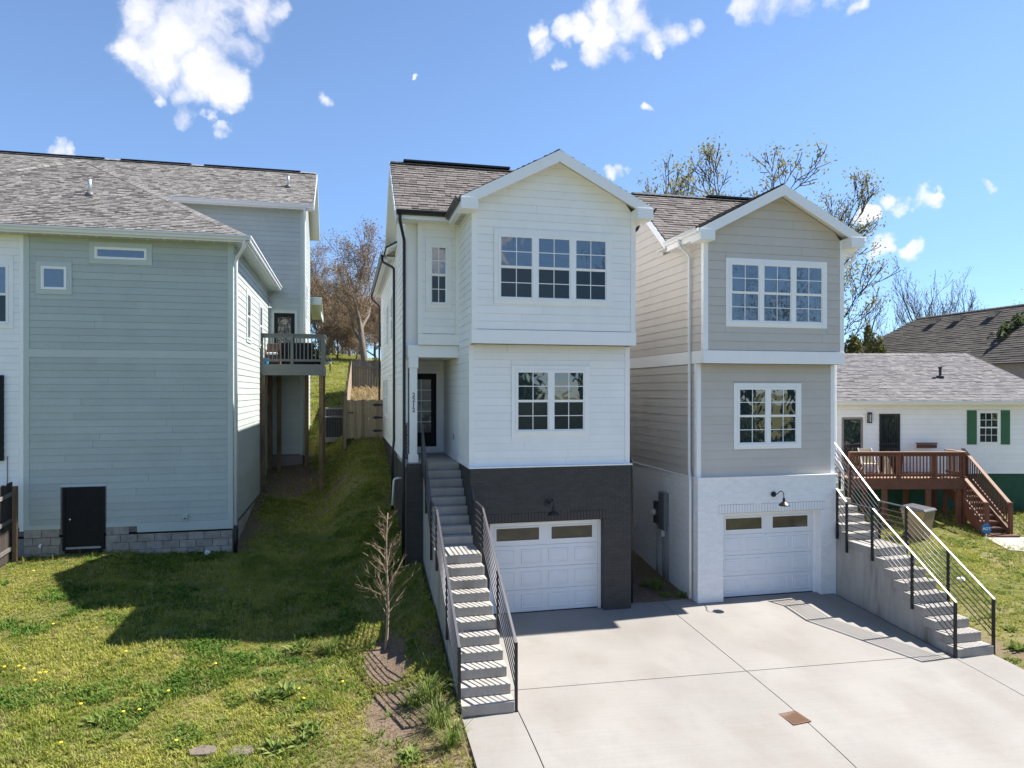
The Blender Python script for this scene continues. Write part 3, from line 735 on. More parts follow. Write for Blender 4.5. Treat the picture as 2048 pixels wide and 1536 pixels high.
    for k in range(n):
        shared('brick', ('soldier', flip), lambda: MB().box(.006, w - .006, -.012, .0, 0, .20), brick, root, (oh[0] + k * w, 15.77, 2.15))
    gr = MB(); bx(gr, 3.06, 6.04, 15.764, 15.77, 2.14, 2.36); part('soldier_joint', gr, mat('dark_joint' if not flip else 'grey_joint', (.012, .011, .01) if not flip else (.38, .375, .37), .9), root)
    # garage door
    gd = MB(); gy = 16.02
    bx(gd, 3.18, 3.25, 15.97, 16.10, -.05, 2.138); bx(gd, 5.85, 5.92, 15.97, 16.10, -.05, 2.138); bx(gd, 3.25, 5.85, 15.97, 16.10, 2.07, 2.138)
    door = part('garage_door', gd, TRIMW, root, bevel=.004)
    hs = 2.06 / 4; dw = 5.85 - 3.25
    for r in range(4):
        z0 = .015 + r * hs; z1 = z0 + hs - .006
        sm = MB(); 
        if r < 3:
            bx(sm, 3.255, 5.845, gy, gy + .05, z0, z1)
            part('door_section', sm, mat('garage_door_paint', (.80, .81, .82), .45, .02, 3.0), door, bevel=.004)
            for c in range(4):
                p0 = 3.255 + c * dw / 4 + .075; p1 = 3.255 + (c + 1) * dw / 4 - .075
                pm = MB(); A, B = fu(p0, p1); q0, q1 = z0 + .085, z1 - .085
                Y = gy
                outer = [(A, Y - .001, q0), (B, Y - .001, q0), (B, Y - .001, q1), (A, Y - .001, q1)]
                def ring(d, o): return [(A + d, Y - o, q0 + d), (B - d, Y - o, q0 + d), (B - d, Y - o, q1 - d), (A + d, Y - o, q1 - d)]
                rs = [ring(0, .001), ring(.008, .014), ring(.022, .014), ring(.034, .003), ring(.05, .003), ring(.062, .010)]
                vs = [v for r_ in rs for v in r_]; fs = []
                for i in range(len(rs) - 1):
                    for k in range(4): k2 = (k + 1) % 4; fs.append((i * 4 + k, i * 4 + k2, i * 4 + 4 + k2, i * 4 + 4 + k))
                fs.append(tuple(len(vs) - 4 + k for k in range(4)))
                pm.add(vs, fs); part('panel', pm, MATS['garage_door_paint'], door)
        else:
            wins = [(3.255 + .13, 3.255 + dw / 2 - .15), (3.255 + dw / 2 + .15, 5.845 - .13)]; q0, q1 = z0 + .12, z1 - .10
            e = [3.255, wins[0][0], wins[0][1], wins[1][0], wins[1][1], 5.845]
            bx(sm, e[0], e[5], gy, gy + .05, z0, q0); bx(sm, e[0], e[5], gy, gy + .05, q1, z1)
            bx(sm, e[0], e[1], gy, gy + .05, q0, q1); bx(sm, e[2], e[3], gy, gy + .05, q0, q1); bx(sm, e[4], e[5], gy, gy + .05, q0, q1)
            part('door_section', sm, MATS['garage_door_paint'], door)
            for A, B in wins:
                wf = MB()
                bx(wf, A - .03, A, gy - .016, gy, q0 - .03, q1 + .03); bx(wf, B, B + .03, gy - .016, gy, q0 - .03, q1 + .03)
                bx(wf, A, B, gy - .016, gy, q0 - .03, q0); bx(wf, A, B, gy - .016, gy, q1, q1 + .03)
                part('window_frame', wf, TRIMW, door); g = MB(); bx(g, A, B, gy + .012, gy + .02, q0, q1); part('pane', g, GLASSB, door)
    sl = MB(); bx(sl, 3.25, 5.85, gy - .02, gy + .05, -.03, .014); part('weather_strip', sl, BLACK, door)
    # windows
    window(root, F1, win1[0], win1[1], 4.20, 5.64, 2, casing=.10, cmat=cas, screens=not flip)
    window(root, F2, win2[0], win2[1], 7.20, 8.66, 3, casing=.10, cmat=cas, screens=not flip)
    w3 = fu(2.0, 2.455); window(root, FB, w3[0], w3[1], 7.27, 8.73, 1, casing=.09, cmat=cas)
    for u, v, p, q in wl: window(root, LW, u, v, p, q, 1, casing=.09, cmat=cas)
    # porch: floor, ceiling, beam, post, door, side rail
    pf = MB(); bx(pf, 1.42, 2.738, 17.36, 20.2, 3.30, 3.40); part('porch_floor', pf, CONS, root)
    pc = MB(); bx(pc, 1.46, 2.73, 17.62, 20.19, 6.0, 6.02); part('porch_ceiling', pc, SOFF, root)
    bm_ = MB(); bx(bm_, 1.48, 2.735, 17.44, 17.62, 5.98, 6.275); part('beam', bm_, TRIMW, root, bevel=.004)
    sb = MB(); bx(sb, 1.46, 1.60, 17.63, 18.5, 5.98, 6.02); part('beam', sb, TRIMW, root)
    po = MB(); bx(po, 1.53, 1.71, 17.44, 17.62, 3.40, 5.98); bx(po, 1.505, 1.735, 17.415, 17.645, 3.402, 3.60); bx(po, 1.505, 1.735, 17.415, 17.645, 5.72, 5.979)
    post = part('porch_post', po, TRIMW, root, bevel=.004)
    for k, ch in enumerate('2210' if flip else '2212'):
        o = bpy.data.objects.new('house_number', text_mesh(ch, .155, .006, BLACK)); COL.objects.link(o); o.parent = post
        o.rotation_euler = (R(90), 0, 0); o.location = Vector((X(1.62), 17.432, 5.05 - k * .122)) - root.location
    dr = MB(); d0, d1 = 1.66, 2.52
    bx(dr, d0 - .1, d0, 20.165, 20.2, 3.40, 5.75); bx(dr, d1, d1 + .1, 20.165, 20.2, 3.40, 5.75); bx(dr, d0, d1, 20.165, 20.2, 5.65, 5.75); bx(dr, d0, d1, 20.15, 20.2, 3.40, 3.58)
    df = part('door_frame', dr, TRIMW, root, bevel=.003)
    dl = MB(); e = .15
    bx(dl, d0, d0 + e, 20.175, 20.199, 3.58, 5.65); bx(dl, d1 - e, d1, 20.175, 20.199, 3.58, 5.65); bx(dl, d0 + e, d1 - e, 20.175, 20.199, 3.58, 3.98); bx(dl, d0 + e, d1 - e, 20.175, 20.199, 5.48, 5.65)
    dleaf = part('front_door', dl, BLACKD, root, bevel=.003)
    mu = MB(); xm = (d0 + d1) / 2; bx(mu, xm - .012, xm + .012, 20.178, 20.19, 3.98, 5.48)
    for k in range(1, 5): z = 3.98 + 1.5 * k / 5; bx(mu, d0 + e, d1 - e, 20.179, 20.19, z - .012, z + .012)
    part('muntin', mu, TRIMW, dleaf)
    for c in range(2):
        for k in range(5):
            g = MB(); A, B = (d0 + e, xm) if c == 0 else (xm, d1 - e); bx(g, A, B, 20.188, 20.194, 3.98 + .3 * k, 3.98 + .3 * (k + 1)); part('pane', g, FROST, dleaf)
    kn = MB(); kn.lathe(P(d1 - .07, 20.175, 4.5), [(.03, 0), (.03, -.02), (.012, -.03), (.03, -.05), (.02, -.075)], 10, 'y'); part('handle', kn, BLACK, dleaf, smooth=True)
    rl = MB(); bx(rl, 1.50, 1.55, 17.63, 18.5, 4.28, 4.33); bx(rl, 1.50, 1.55, 17.63, 18.5, 3.5, 3.54)
    for k in range(6): z = 3.64 + k * .1; bx(rl, 1.515, 1.535, 17.63, 18.5, z, z + .016)
    bx(rl, 1.50, 1.55, 18.44, 18.49, 3.4, 4.28); part('porch_railing', rl, RAILM, root)
    ob = MB(); ob.box(*sorted((X(2.72), X(2.735))), 18.2, 18.3, 3.9, 4.05); part('outlet_box', ob, mat('grey_plastic', (.2, .2, .21), .5), root)
    # roofs
    eL, eR, pk, ez, pz = 2.43, 6.87, 4.65, 9.37, 10.53
    gs = (pz - ez) / (pk - eL)
    me_, mz, mr, mrz = 17.0, 9.43, 19.3, 11.30; ms = (mrz - mz) / (mr - me_)
    vy = lambda z: me_ + (z - mz) / ms
    slope(root, [P(eL, vy(ez), ez), P(eL, 15.18, ez), P(pk, 15.18, pz), P(pk, vy(pz), pz)], SHB, s + 30)
    slope(root, [P(eR, vy(ez), ez), P(eR, 15.18, ez), P(pk, 15.18, pz), P(pk, vy(pz), pz)], SHB, s + 31)
    xl, xr = 1.17, 6.86
    vl = eL + (mz - ez) / gs; vr = eR - (mz - ez) / gs
    slope(root, [P(xl, me_, mz), P(vl, me_, mz), P(pk, vy(pz), pz), P(pk, mr, mrz), P(xl, mr, mrz)], SHB, s + 32)
    slope(root, [P(vr, me_, mz), P(xr, me_, mz), P(xr, mr, mrz), P(pk, mr, mrz), P(pk, vy(pz), pz)], SHB, s + 33)
    slope(root, [P(xl, 21.6, mz), P(xr, 21.6, mz), P(xr, mr, mrz), P(xl, mr, mrz)], SHB, s + 34)
    slope(root, [P(1.14, 20.6, 9.28), P(1.14, 30.5, 9.28), P(4.0, 30.5, 10.9), P(4.0, 20.6, 10.9)], SHB, s + 35)
    slope(root, [P(6.86, 20.6, 9.28), P(6.86, 30.5, 9.28), P(4.0, 30.5, 10.9), P(4.0, 20.6, 10.9)], SHB, s + 36)
    cap_run(root, P(xl + .02, mr, mrz), P(xr - .02, mr, mrz), DRIP, .30, .2); cap_run(root, P(pk, 15.2, pz), P(pk, vy(pz), pz), SHB, .26, .2)
    vm = MB(); vm.beam(P(xl + .35, mr, mrz + .05), P(pk - .2, mr, mrz + .05), .22, .05); part('ridge_vent', vm, DRIP, root)
    # gable fascia, returns, rakes
    T = .26
    for e_ in (eL, eR): part('fascia', MB().prism([(X(e_), ez - .012), (X(pk), pz - .012), (X(pk), pz - T - .01), (X(e_), ez - T)], 'y', 15.13, 15.165), TRIMW, root)
    part('cornice_return', bx(MB(), eL - .005, eL + .37, 15.115, 15.60, 9.09, 9.34), TRIMW, root, bevel=.004); part('cornice_return', bx(MB(), eR - .37, eR + .005, 15.115, 15.60, 9.09, 9.34), TRIMW, root, bevel=.004)
    so_ = MB(); bx(so_, eL + .02, 2.74, 15.6, 17.0, 9.14, 9.16); bx(so_, 6.58, eR - .02, 15.6, 17.0, 9.14, 9.16)
    bx(so_, 1.2, 2.76, 17.02, 17.6, 9.26, 9.28); bx(so_, 6.58, 6.84, 17.02, 17.6, 9.26, 9.28); bx(so_, 1.17, 1.45, 21.4, 30.4, 9.13, 9.15); part('eave_soffit', so_, SOFF, root)
    vt = MB()
    for k in range(9): y = 15.75 + k * .13; bx(vt, 2.53, 2.66, y, y + .05, 9.134, 9.139)
    for k in range(40): y = 21.8 + k * .2; bx(vt, 1.24, 1.38, y, y + .05, 9.124, 9.129)
    part('soffit_vent', vt, mat('vent_shadow_slot', (.25, .24, .22), .8), root)
    for q in ((eL - .01, eL + .015, 15.165, 16.9, 9.14, 9.36), (eR - .015, eR + .01, 15.165, 16.9, 9.14, 9.36), (xl, vl + .1, me_ - .02, me_ + .01, 9.24, 9.40), (vr - .1, xr, me_ - .02, me_ + .01, 9.24, 9.40), (1.13, 1.16, 21.6, 30.5, 9.12, 9.26)):
        part('fascia', bx(MB(), *q), TRIMW, root)
    for xe in (xl, xr):
        rk = MB(); d = .026 if xe == xr else -.026
        for (ya, yb) in ((me_, mr), (21.6, mr)):
            rk.prism([(ya, mz - .01), (yb, mrz - .01), (yb, mrz - .24), (ya, mz - .22)], 'x', X(xe - d * .05), X(xe + d))
        part('rake_board', rk, TRIMW, root)
        rs = MB(); x2 = 1.45 if xe == xl else 6.58
        for (ya, yb) in ((me_, mr), (21.6, mr)):
            rs.prism([(ya, mz - .21), (yb, mrz - .21), (yb, mrz - .225), (ya, mz - .225)], 'x', X(xe), X(x2))
        part('rake_soffit', rs, SOFF, root)
    # gutters and downspouts
    ox = Vector((-1, 0, 0)) if not flip else Vector((1, 0, 0))
    gutter(root, P(eL - .01, 15.17, 9.37), P(eL - .01, 16.92, 9.37), gut, ox); gutter(root, P(eR + .01, 15.17, 9.37), P(eR + .01, 16.92, 9.37), gut, -ox)
    gutter(root, P(xl, me_ - .02, 9.44), P(vl + .02, me_ - .02, 9.44), gut, (0, -1, 0)); gutter(root, P(vr, me_ - .02, 9.44), P(xr, me_ - .02, 9.44), gut, (0, -1, 0))
    gutter(root, P(1.13, 21.5, 9.29), P(1.13, 30.5, 9.29), gut, ox)
    downspout(root, [P(1.25, me_ - .08, 9.36), P(1.25, me_ - .08, 9.18), P(1.40, 17.54, 8.85), P(1.40, 17.54, 3.75), P(1.36, 17.28, 3.3), P(1.36, 17.28, .85)], gut)
    downspout(root, [P(1.07, 21.56, 9.22), P(1.07, 21.56, 9.02), P(1.38, 21.0, 8.75), P(1.38, 21.0, 3.7), P(1.33, 20.9, 3.3), P(1.33, 20.9, 1.7)], gut)
    downspout(root, [P(1.07, 30.3, 9.22), P(1.07, 30.3, 9.0), P(1.37, 30.02, 8.7), P(1.37, 30.02, 3.6)], gut)
    downspout(root, [P(6.93, 16.1, 9.28), P(6.93, 16.1, 9.1), P(6.66, 16.1, 8.9), P(6.66, 16.1, 3.62), P(6.70, 15.98, 3.36), P(6.70, 15.98, .06)], gut)
    # lamp over the garage
    lx = 4.55
    lp = MB(); lp.lathe(P(lx, 15.75, 2.58), [(.07, .0), (.07, -.02), (.05, -.03)], 14, 'y'); lamp = part('wall_lamp', lp, BLACK, root, smooth=False)
    ar = MB(); ar.tube(smooth_path([P(lx, 15.73, 2.58), P(lx, 15.58, 2.60), P(lx, 15.48, 2.70), P(lx, 15.33, 2.70), P(lx, 15.31, 2.55)], 5), .012, 8); part('lamp_arm', ar, BLACK, lamp, smooth=True)
    sh = MB(); sh.lathe(P(lx, 15.31, 2.36), [(.125, 0), (.125, .03), (.06, .085), (.035, .10), (.03, .19), (.012, .20)], 20); part('lamp_shade', sh, BLACK, lamp)
    if drop:
        def level(z): return z if z <= 2.45 else z - drop if z >= 3.398 else 2.45 + (z - 2.45) * (.948 - drop) / .948
        def settle(o):
            n = o.name.split('.')[0]
            if n not in ('brick', 'wall_lamp', 'lamp_arm', 'lamp_shade', 'soldier_joint'):
                if o.location.length > 1e-6: o.location.z = level(o.location.z)
                elif o.type == 'MESH':
                    for v in o.data.vertices: v.co.z = level(v.co.z)
            for c in o.children: settle(c)
        for c in root.children: settle(c)
    return root, bx, X
white_house, wbx, WX = twin(False, 'white_house', 'narrow two-storey white clapboard house on a black brick garage storey', WHITE, .178, WHITE, DARKB, BLACK, WHITE)
grey_house, gbx, GX = twin(True, 'grey_house', 'narrow two-storey greige clapboard house on a white brick garage storey', GREIGE, .212, TRIMW, WHITEB, GUTW, TRIMW, .39)

# electric meter and panel on the grey house's flank, with conduits
em = MB(); em.box(8.20, 8.335, 17.35, 17.72, 1.45, 2.45); pnl = part('breaker_panel', em, mat('blue_grey_panel', (.15, .175, .19), .5), grey_house, bevel=.008)
pd = MB(); pd.box(8.19, 8.2, 17.39, 17.68, 1.50, 2.40); part('panel_door', pd, MATS['blue_grey_panel'], pnl, bevel=.003)
mt = MB(); mt.box(8.22, 8.335, 17.86, 18.08, 1.55, 2.15); mtr = part('electric_meter', mt, mat('meter_box_grey', (.06, .065, .07), .5), grey_house, bevel=.006)
mg = MB(); mg.lathe((8.22, 17.97, 1.85), [(.085, 0), (.085, -.05), (.07, -.10), (.02, -.115)], 16, 'x'); part('meter_glass', mg, mat('meter_lens', (.5, .5, .5), .1), mtr, smooth=True)
cd = MB()
for y, r, z in ((17.42, .03, 1.45), (17.52, .022, 1.45), (17.62, .022, 1.45), (17.97, .03, 1.55), (17.30, .018, 1.6)): cd.tube([(8.29, y, z), (8.29, y, .0)], r, 8)
part('conduit', cd, mat('grey_conduit', (.36, .35, .34), .6), grey_house, smooth=True)
pc_ = MB(); pc_.box(8.18, 8.33, 17.46, 17.60, 1.28, 1.45); part('conduit_fitting', pc_, mat('pale_plastic', (.62, .58, .54), .5), grey_house, bevel=.01)
pv = MB(); pv.tube(smooth_path([(1.44, 18.55, 2.9), (1.22, 18.55, 2.9), (1.18, 18.55, 2.2)]), .03, 8); part('vent_pipe', pv, mat('white_pipe', (.75, .75, .73), .4), white_house, smooth=True)

# ------------------------------------------------------------------ outside stairs with rails
def stairs(flip, label, z0, n=11, zl=1.788, run=.295, yl=14.4, yu=15.4, m=9, top=3.40):
    X = (lambda x: FLIP - x) if flip else (lambda x: x)
    x0, x1 = 1.84, 2.735
    root = thing('concrete_stairs', label, 'stairs', (X(2.29), 11.6, z0), group='outside stairs up to the porches')
    rise = (zl - z0) / n; run2 = (17.32 - yu) / (m - 1); rise2 = (top - zl) / m; yf = yl - (n - 1) * run
    body = [(yf + .02, z0 - .5), (yf + .02, z0 + rise - .01)]
    for i in range(1, n):
        y = yf + i * run + .02; body += [(y, z0 + i * rise - .01), (y, z0 + (i + 1) * rise - .01)]
    for i in range(m):
        y = yu + i * run2 + .02
        if i < m - 1: body += [(y, zl + i * rise2 - .01), (y, zl + (i + 1) * rise2 - .01)]
    body += [(17.34, zl + (m - 1) * rise2 - .01), (17.34, -.4)]
    mb = MB(); mb.prism(body, 'x', X(x0 + .004), X(x1 - .004)); part('side_wall', mb, CONW, root)
    def step(y0, y1, zt, h):
        m_ = MB(); a, b = sorted((X(x0), X(x1))); m_.box(a, b, y0, y1, zt - h + .004, zt); part('step', m_, CONS, root, bevel=.012)
    for i in range(n - 1): step(yf + i * run, yf + (i + 1) * run + .015, z0 + (i + 1) * rise, rise)
    step(yl, yu + .015, zl, rise)
    for i in range(m - 1): step(yu + i * run2, yu + (i + 1) * run2 + .015, zl + (i + 1) * rise2, rise2)
    step(17.32, 17.355, top - .002, rise2)
    def line(y):
        if y < yl: return z0 + rise + (y - yf) / (yl - yf) * (zl - z0 - rise)
        if y < yu: return zl
        return zl + (y - yu) / (17.32 - yu) * (top - zl)
    def rail(xm, ys, yend):
        knots = [yf + .02, yl + .02, yu + .02, yend]
        rm = MB(); xx = X(xm)
        for a, b in zip(knots, knots[1:]): rm.beam((xx, a, line(a) + .94), (xx, b, line(b) + .94), .042, .026)
        rl = part('railing', rm, RAILM, root)
        for k, h in enumerate((.12, .25, .38, .51, .64, .77)):
            bm2 = MB(); bm2.tube([(xx, a, line(a) + h) for a in knots], .0115, 8); part('bar', bm2, BARM, rl, smooth=True)
        for y in ys:
            pm = MB(); pm.box(xx - .024, xx + .024, y - .024, y + .024, line(y) - .30 if y > yf + .1 else z0 - .02, line(y) + .928); part('post', pm, POSTM, rl)
    ym = (yf + yl) / 2
    rail(x0 - .03, (yf + .04, ym, yl + .04, yu, 16.4, 17.25), 17.27)
    rail(x1 + .03, (yf + .04, ym, yl + .04, yu, 15.69), 15.72)
    return root
stairs(False, 'concrete stairs with black rails up the left flank of the white house', -.17)
stairs(True, 'concrete stairs with glinting rails up the right flank of the greige house', -.33, n=9, zl=1.42, run=.295, yl=14.42, yu=15.34, m=9, top=3.01)
# ------------------------------------------------------------------ the sage-green house on the left (and its white-painted half)
sh_ = thing('sage_house', 'large sage green clapboard house with one white end and mottled grey hip roof', 'house', (-6.5, 20.3, .9))
c = MB(); c.box(-13.4, -2.96, 20.32, 29.42, 1.47, 9.2); c.box(-16, -1.64, 29.42, 35, 2.6, 12.45)
c.prism([(29.42, 12.4), (35, 12.4), (32.2, 14.45)], 'x', -16, -1.64); part('wall', c, CORESHADE, sh_)
f_ = MB(); f_.box(-13.38, -2.98, 20.34, 29.45, -.2, 1.40); f_.box(-15.9, -1.66, 29.44, 34.9, .4, 2.6); part('foundation', f_, MORTAR, sh_)
SF, SR, BF_, BR_ = Wall('F', 20.32), Wall('R', -2.96), Wall('F', 29.42), Wall('R', -1.64)
holes = [(-7.65, -6.83, 7.62, 8.45), (-6.43, -4.94, 8.44, 9.01), (-7.09, -6.03, 1.0, 2.73)]
siding(sh_, SF, -7.80, -3.08, 1.70, 9.12, .183, SAGE, 3, holes)
siding(sh_, SF, -13.3, -8.02, 1.70, 9.12, .183, WHITE, 4, [(-9.61, -8.15, 6.73, 8.44)])
for W_, q in ((SF, (-7.92, -7.80, 0, .024, 1.62, 9.12)), (SF, (-3.08, -2.955, 0, .024, 1.46, 9.12)), (SR, (20.30, 20.42, 0, .022, 1.45, 9.12)), (BF_, (-1.76, -1.636, 0, .022, 2.62, 12.4)), (BR_, (29.40, 29.52, 0, .022, 2.62, 12.4))):
    part('corner_board', W_.box(MB(), *q), SAGET, sh_)
for q in ((-5.30, -3.08, 0, .026, 1.46, 1.70), (-7.80, -7.09, 0, .026, 1.62, 1.74), (-6.03, -5.30, 0, .026, 1.62, 1.74), (-7.80, -3.08, 0, .0235, 6.02, 6.22), (-7.09, -6.03, 0, .0225, 2.69, 2.75)):
    part('band_board', SF.box(MB(), *q), SAGET, sh_)
tw = MB(); SF.box(tw, -8.02, -7.925, 0, .024, 1.60, 9.12); part('corner_board', tw, TRIMW, sh_)
siding(sh_, SR, 20.42, 29.42, 1.55, 9.12, .183, SAGE, 5, [(22.96, 23.99, 6.66, 8.29), (26.21, 27.24, 6.66, 8.29)])
siding(sh_, BF_, -2.96, -1.76, 2.65, 9.2, .183, SAGE, 6, [(-2.84, -1.86, 6.1, 8.36)]); siding(sh_, BF_, -13, -1.76, 9.2, 12.4, .183, SAGE, 7)
siding(sh_, BR_, 29.52, 34.9, 2.65, 12.4, .183, SAGE, 8, [(31.21, 32.19, 8.31, 9.79)])
siding(sh_, BR_, 29.6, 34.8, 12.4, 14.4, .183, SAGE, 9, limits=lambda z: (29.42 + (z - 12.35) / .735 + .1, 34.98 - (z - 12.35) / .735 - .1))
# block foundation, each block by itself
rng = random.Random(2); z = 1.42 + .203
row = 0
while z > .35:
    u = -7.92 - (.203 if row % 2 else 0)
    while u < -2.97:
        a, b_ = max(u, -7.92), min(u + .396, -2.965); zt = z - .007
        top_ok = zt <= (1.46 if (a + b_) / 2 > -5.30 else 1.66)
        for p, q in ([(a, b_)] if not (a < -6.03 and b_ > -7.09) else [(a, min(b_, -7.09)), (max(a, -6.03), b_)]):
            if q - p > .05 and top_ok:
                ln = round(q - p - .004, 2)
                shared('block', ('block', ln), lambda: board_mesh(Wall('F', 0), ln, .190, t0=.022, t1=.022), BLOCK, sh_, (p, 20.322 + rng.uniform(-.003, .003), z - .2))
        u += .406
    z -= .203; row += 1
z = 1.42; row = 0
while z > .8:
    u = 20.34 - (.2 if row % 2 else 0)
    while u < 29:
        if u + .2 > 20.5: shared('block', ('blockR', .39), lambda: board_mesh(Wall('R', 0), .39, .190, t0=.022, t1=.022), BLOCK, sh_, (-2.98, u, z - .2))
        u += .406
    z -= .203; row += 1
# crawl-space door, vent, taps
cd_ = MB(); SF.box(cd_, -7.04, -6.98, -.02, .05, 1.06, 2.68); SF.box(cd_, -6.13, -6.07, -.02, .05, 1.06, 2.68); SF.box(cd_, -6.98, -6.13, -.02, .05, 2.62, 2.68); SF.box(cd_, -6.98, -6.13, -.02, .06, 1.0, 1.10)
crf = part('crawl_space_door', cd_, BLACKD, sh_)
cl_ = MB(); SF.box(cl_, -6.98, -6.13, .0, .03, 1.16, 2.62); part('door_leaf', cl_, BLACKD, crf); cs = MB(); SF.box(cs, -6.96, -6.15, 0, .05, 1.10, 1.15); part('door_sill', cs, mat('worn_metal', (.35, .35, .33), .5), crf)
kn = MB(); kn.lathe((-6.85, 20.29, 1.87), [(.03, 0), (.03, -.015), (.015, -.03), (.035, -.05), (.022, -.08)], 12, 'y'); part('knob', kn, mat('chrome', (.75, .74, .72), .2, metal=1.0), crf, smooth=True)
vn = MB(); SF.box(vn, -4.19, -4.07, 0, .03, 1.86, 1.90); SF.box(vn, -4.19, -4.07, .028, .09, 1.78, 1.86); SF.box(vn, -4.17, -4.09, .03, .075, 1.72, 1.78); part('dryer_vent', vn, SAGET, sh_, bevel=.006)
vh = MB(); vh.lathe((-4.13, 20.22, 1.79), [(.022, 0), (.022, -.01)], 10, 'y'); part('vent_hole', vh, BLACK, sh_)
tp = MB(); tp.tube([(-7.52, 20.32, 1.25), (-7.52, 20.2, 1.25), (-7.52, 20.17, 1.19)], .03, 8); part('white_tap', tp, TRIMW, sh_, smooth=True)
# windows
window(sh_, SF, -7.53, -6.95, 7.74, 8.33, 1, 1, 1, casing=.12, cmat=SAGET, hung=False)
window(sh_, SF, -6.30, -5.07, 8.57, 8.88, 1, 1, 1, casing=.13, cmat=SAGET, hung=False)
window(sh_, SF, -9.5, -8.26, 6.84, 8.33, 1, 1, 1, casing=.11, cmat=WHITE)
window(sh_, SR, 23.05, 23.9, 6.75, 8.2, 1, 1, 1, casing=.09, cmat=SAGET); window(sh_, SR, 26.3, 27.15, 6.75, 8.2, 1, 1, 1, casing=.09, cmat=SAGET)
window(sh_, BR_, 31.3, 32.1, 8.4, 9.7, 1, 1, 1, casing=.09, cmat=SAGET)
dp = MB(); SF.box(dp, -9.2, -8.36, .0, .07, 3.4, 5.55); SF.box(dp, -8.40, -8.36, .07, .10, 3.4, 5.55); part('dark_shutter_panel', dp, BLACKD, sh_)
cb_ = MB(); cb_.tube([(-8.28, 20.29, 3.5), (-8.285, 20.29, 2.0), (-8.28, 20.29, 1.2)], .008, 5); part('wall_cable', cb_, mat('brown_cable', (.12, .05, .05), .6), sh_)
# back door onto the deck
bd_ = MB(); BF_.box(bd_, -2.84, -2.74, 0, .03, 6.13, 8.36); BF_.box(bd_, -1.96, -1.86, 0, .03, 6.13, 8.36); BF_.box(bd_, -2.74, -1.96, 0, .03, 8.24, 8.36); bdf = part('door_frame', bd_, SAGET, sh_)
bl_ = MB(); BF_.box(bl_, -2.74, -2.60, 0, .026, 6.14, 8.24); BF_.box(bl_, -2.10, -1.96, 0, .026, 6.14, 8.24); BF_.box(bl_, -2.60, -2.10, 0, .026, 6.14, 6.5); BF_.box(bl_, -2.60, -2.10, 0, .026, 8.08, 8.24); bleaf = part('back_door', bl_, BLACKD, sh_)
gl = MB(); BF_.box(gl, -2.60, -2.10, 0, .012, 6.5, 8.08); part('pane', gl, mat('patterned_glass', (.30, .28, .23), .15, .5, 4.0, col2=(.05, .05, .045), c2=(.42, .58), c2scale=5), bleaf)
ac_ = MB()
arc = [(-2.35 + .235 * math.cos(t), 29.39, 7.72 + .33 * math.sin(t)) for t in np.linspace(0, math.pi, 12)]; ac_.tube(arc, .012, 5)
arc = [(-2.35 + .16 * math.cos(t), 29.39, 7.5 + .3 * math.sin(t)) for t in np.linspace(0, math.pi, 10)]; ac_.tube(arc, .010, 5); ac_.tube([(-2.35, 29.39, 6.5), (-2.35, 29.39, 7.8)], .01, 5)
part('door_scrollwork', ac_, BLACK, bleaf)
ll = MB(); ll.lathe((-2.90, 29.36, 8.45), [(.04, 0), (.02, .05), (.02, .12)], 10); ll.tube([(-2.90, 29.42, 8.6), (-2.90, 29.36, 8.6), (-2.90, 29.36, 8.5)], .012, 6); ll.lathe((-2.90, 29.30, 8.42), [(.12, 0), (.12, .02), (.05, .06)], 12); part('door_lamp', ll, TRIMW, sh_)
# roofs
ex, ey, ez = -2.54, 19.88, 9.24; ax, ay, az = -8.15, 25.49, 12.60
slope(sh_, [(-13.76, ey, ez), (ex, ey, ez), (ax, ay, az)], SHS, 40, tab=(.09, .26), expo=.125)
slope(sh_, [(ex, ey, ez), (ex, 29.4, ez), (ax, 33.0, az), (ax, ay, az)], SHS, 41)
slope(sh_, [(-13.76, ey, ez), (-13.76, 29.4, ez), (ax, 33.0, az), (ax, ay, az)], SHS, 42)
cap_run(sh_, (ex, ey, ez + .01), (ax, ay, az + .02), SHS, .28, .2); cap_run(sh_, (-13.76, ey, ez + .01), (ax, ay, az + .02), SHS, .28, .2); cap_run(sh_, (ax, ay, az + .02), (ax, 31, az + .02), SHS, .28, .2)
slope(sh_, [(-16.4, 29.0, 12.46), (-1.22, 29.0, 12.46), (-1.22, 32.2, 14.66), (-16.4, 32.2, 14.66)], SHS, 43, tab=(.1, .28))
slope(sh_, [(-16.4, 35.4, 12.46), (-1.22, 35.4, 12.46), (-1.22, 32.2, 14.66), (-16.4, 32.2, 14.66)], SHS, 44)
cap_run(sh_, (-16.4, 32.2, 14.68), (-1.24, 32.2, 14.68), SHS, .3, .2)
rv = MB()
for p, q in ((-16, -9.6), (-9.0, -6.3), (-5.8, -1.9)): rv.beam((p, 32.2, 14.70), (q, 32.2, 14.70), .26, .03)
part('ridge_vent', rv, DRIP, sh_)
rk = MB()
for ya in (29.0, 35.4): rk.prism([(ya, 12.45), (32.2, 14.65), (32.2, 14.42), (ya, 12.22)], 'x', -1.225, -1.20)
part('rake_board', rk, SAGET, sh_)
slope(sh_, [(-1.7, 38.6, 9.0), (-1.12, 38.6, 9.0), (-1.12, 35.3, 9.7), (-1.7, 35.3, 9.7)], SHS, 45, soffit=SAGET)
fb = MB(); fb.box(-1.16, -1.13, 35.3, 38.6, 8.75, 9.0); fb.box(-1.7, -1.14, 35.25, 35.3, 9.3, 9.65); part('porch_fascia', fb, SAGET, sh_)
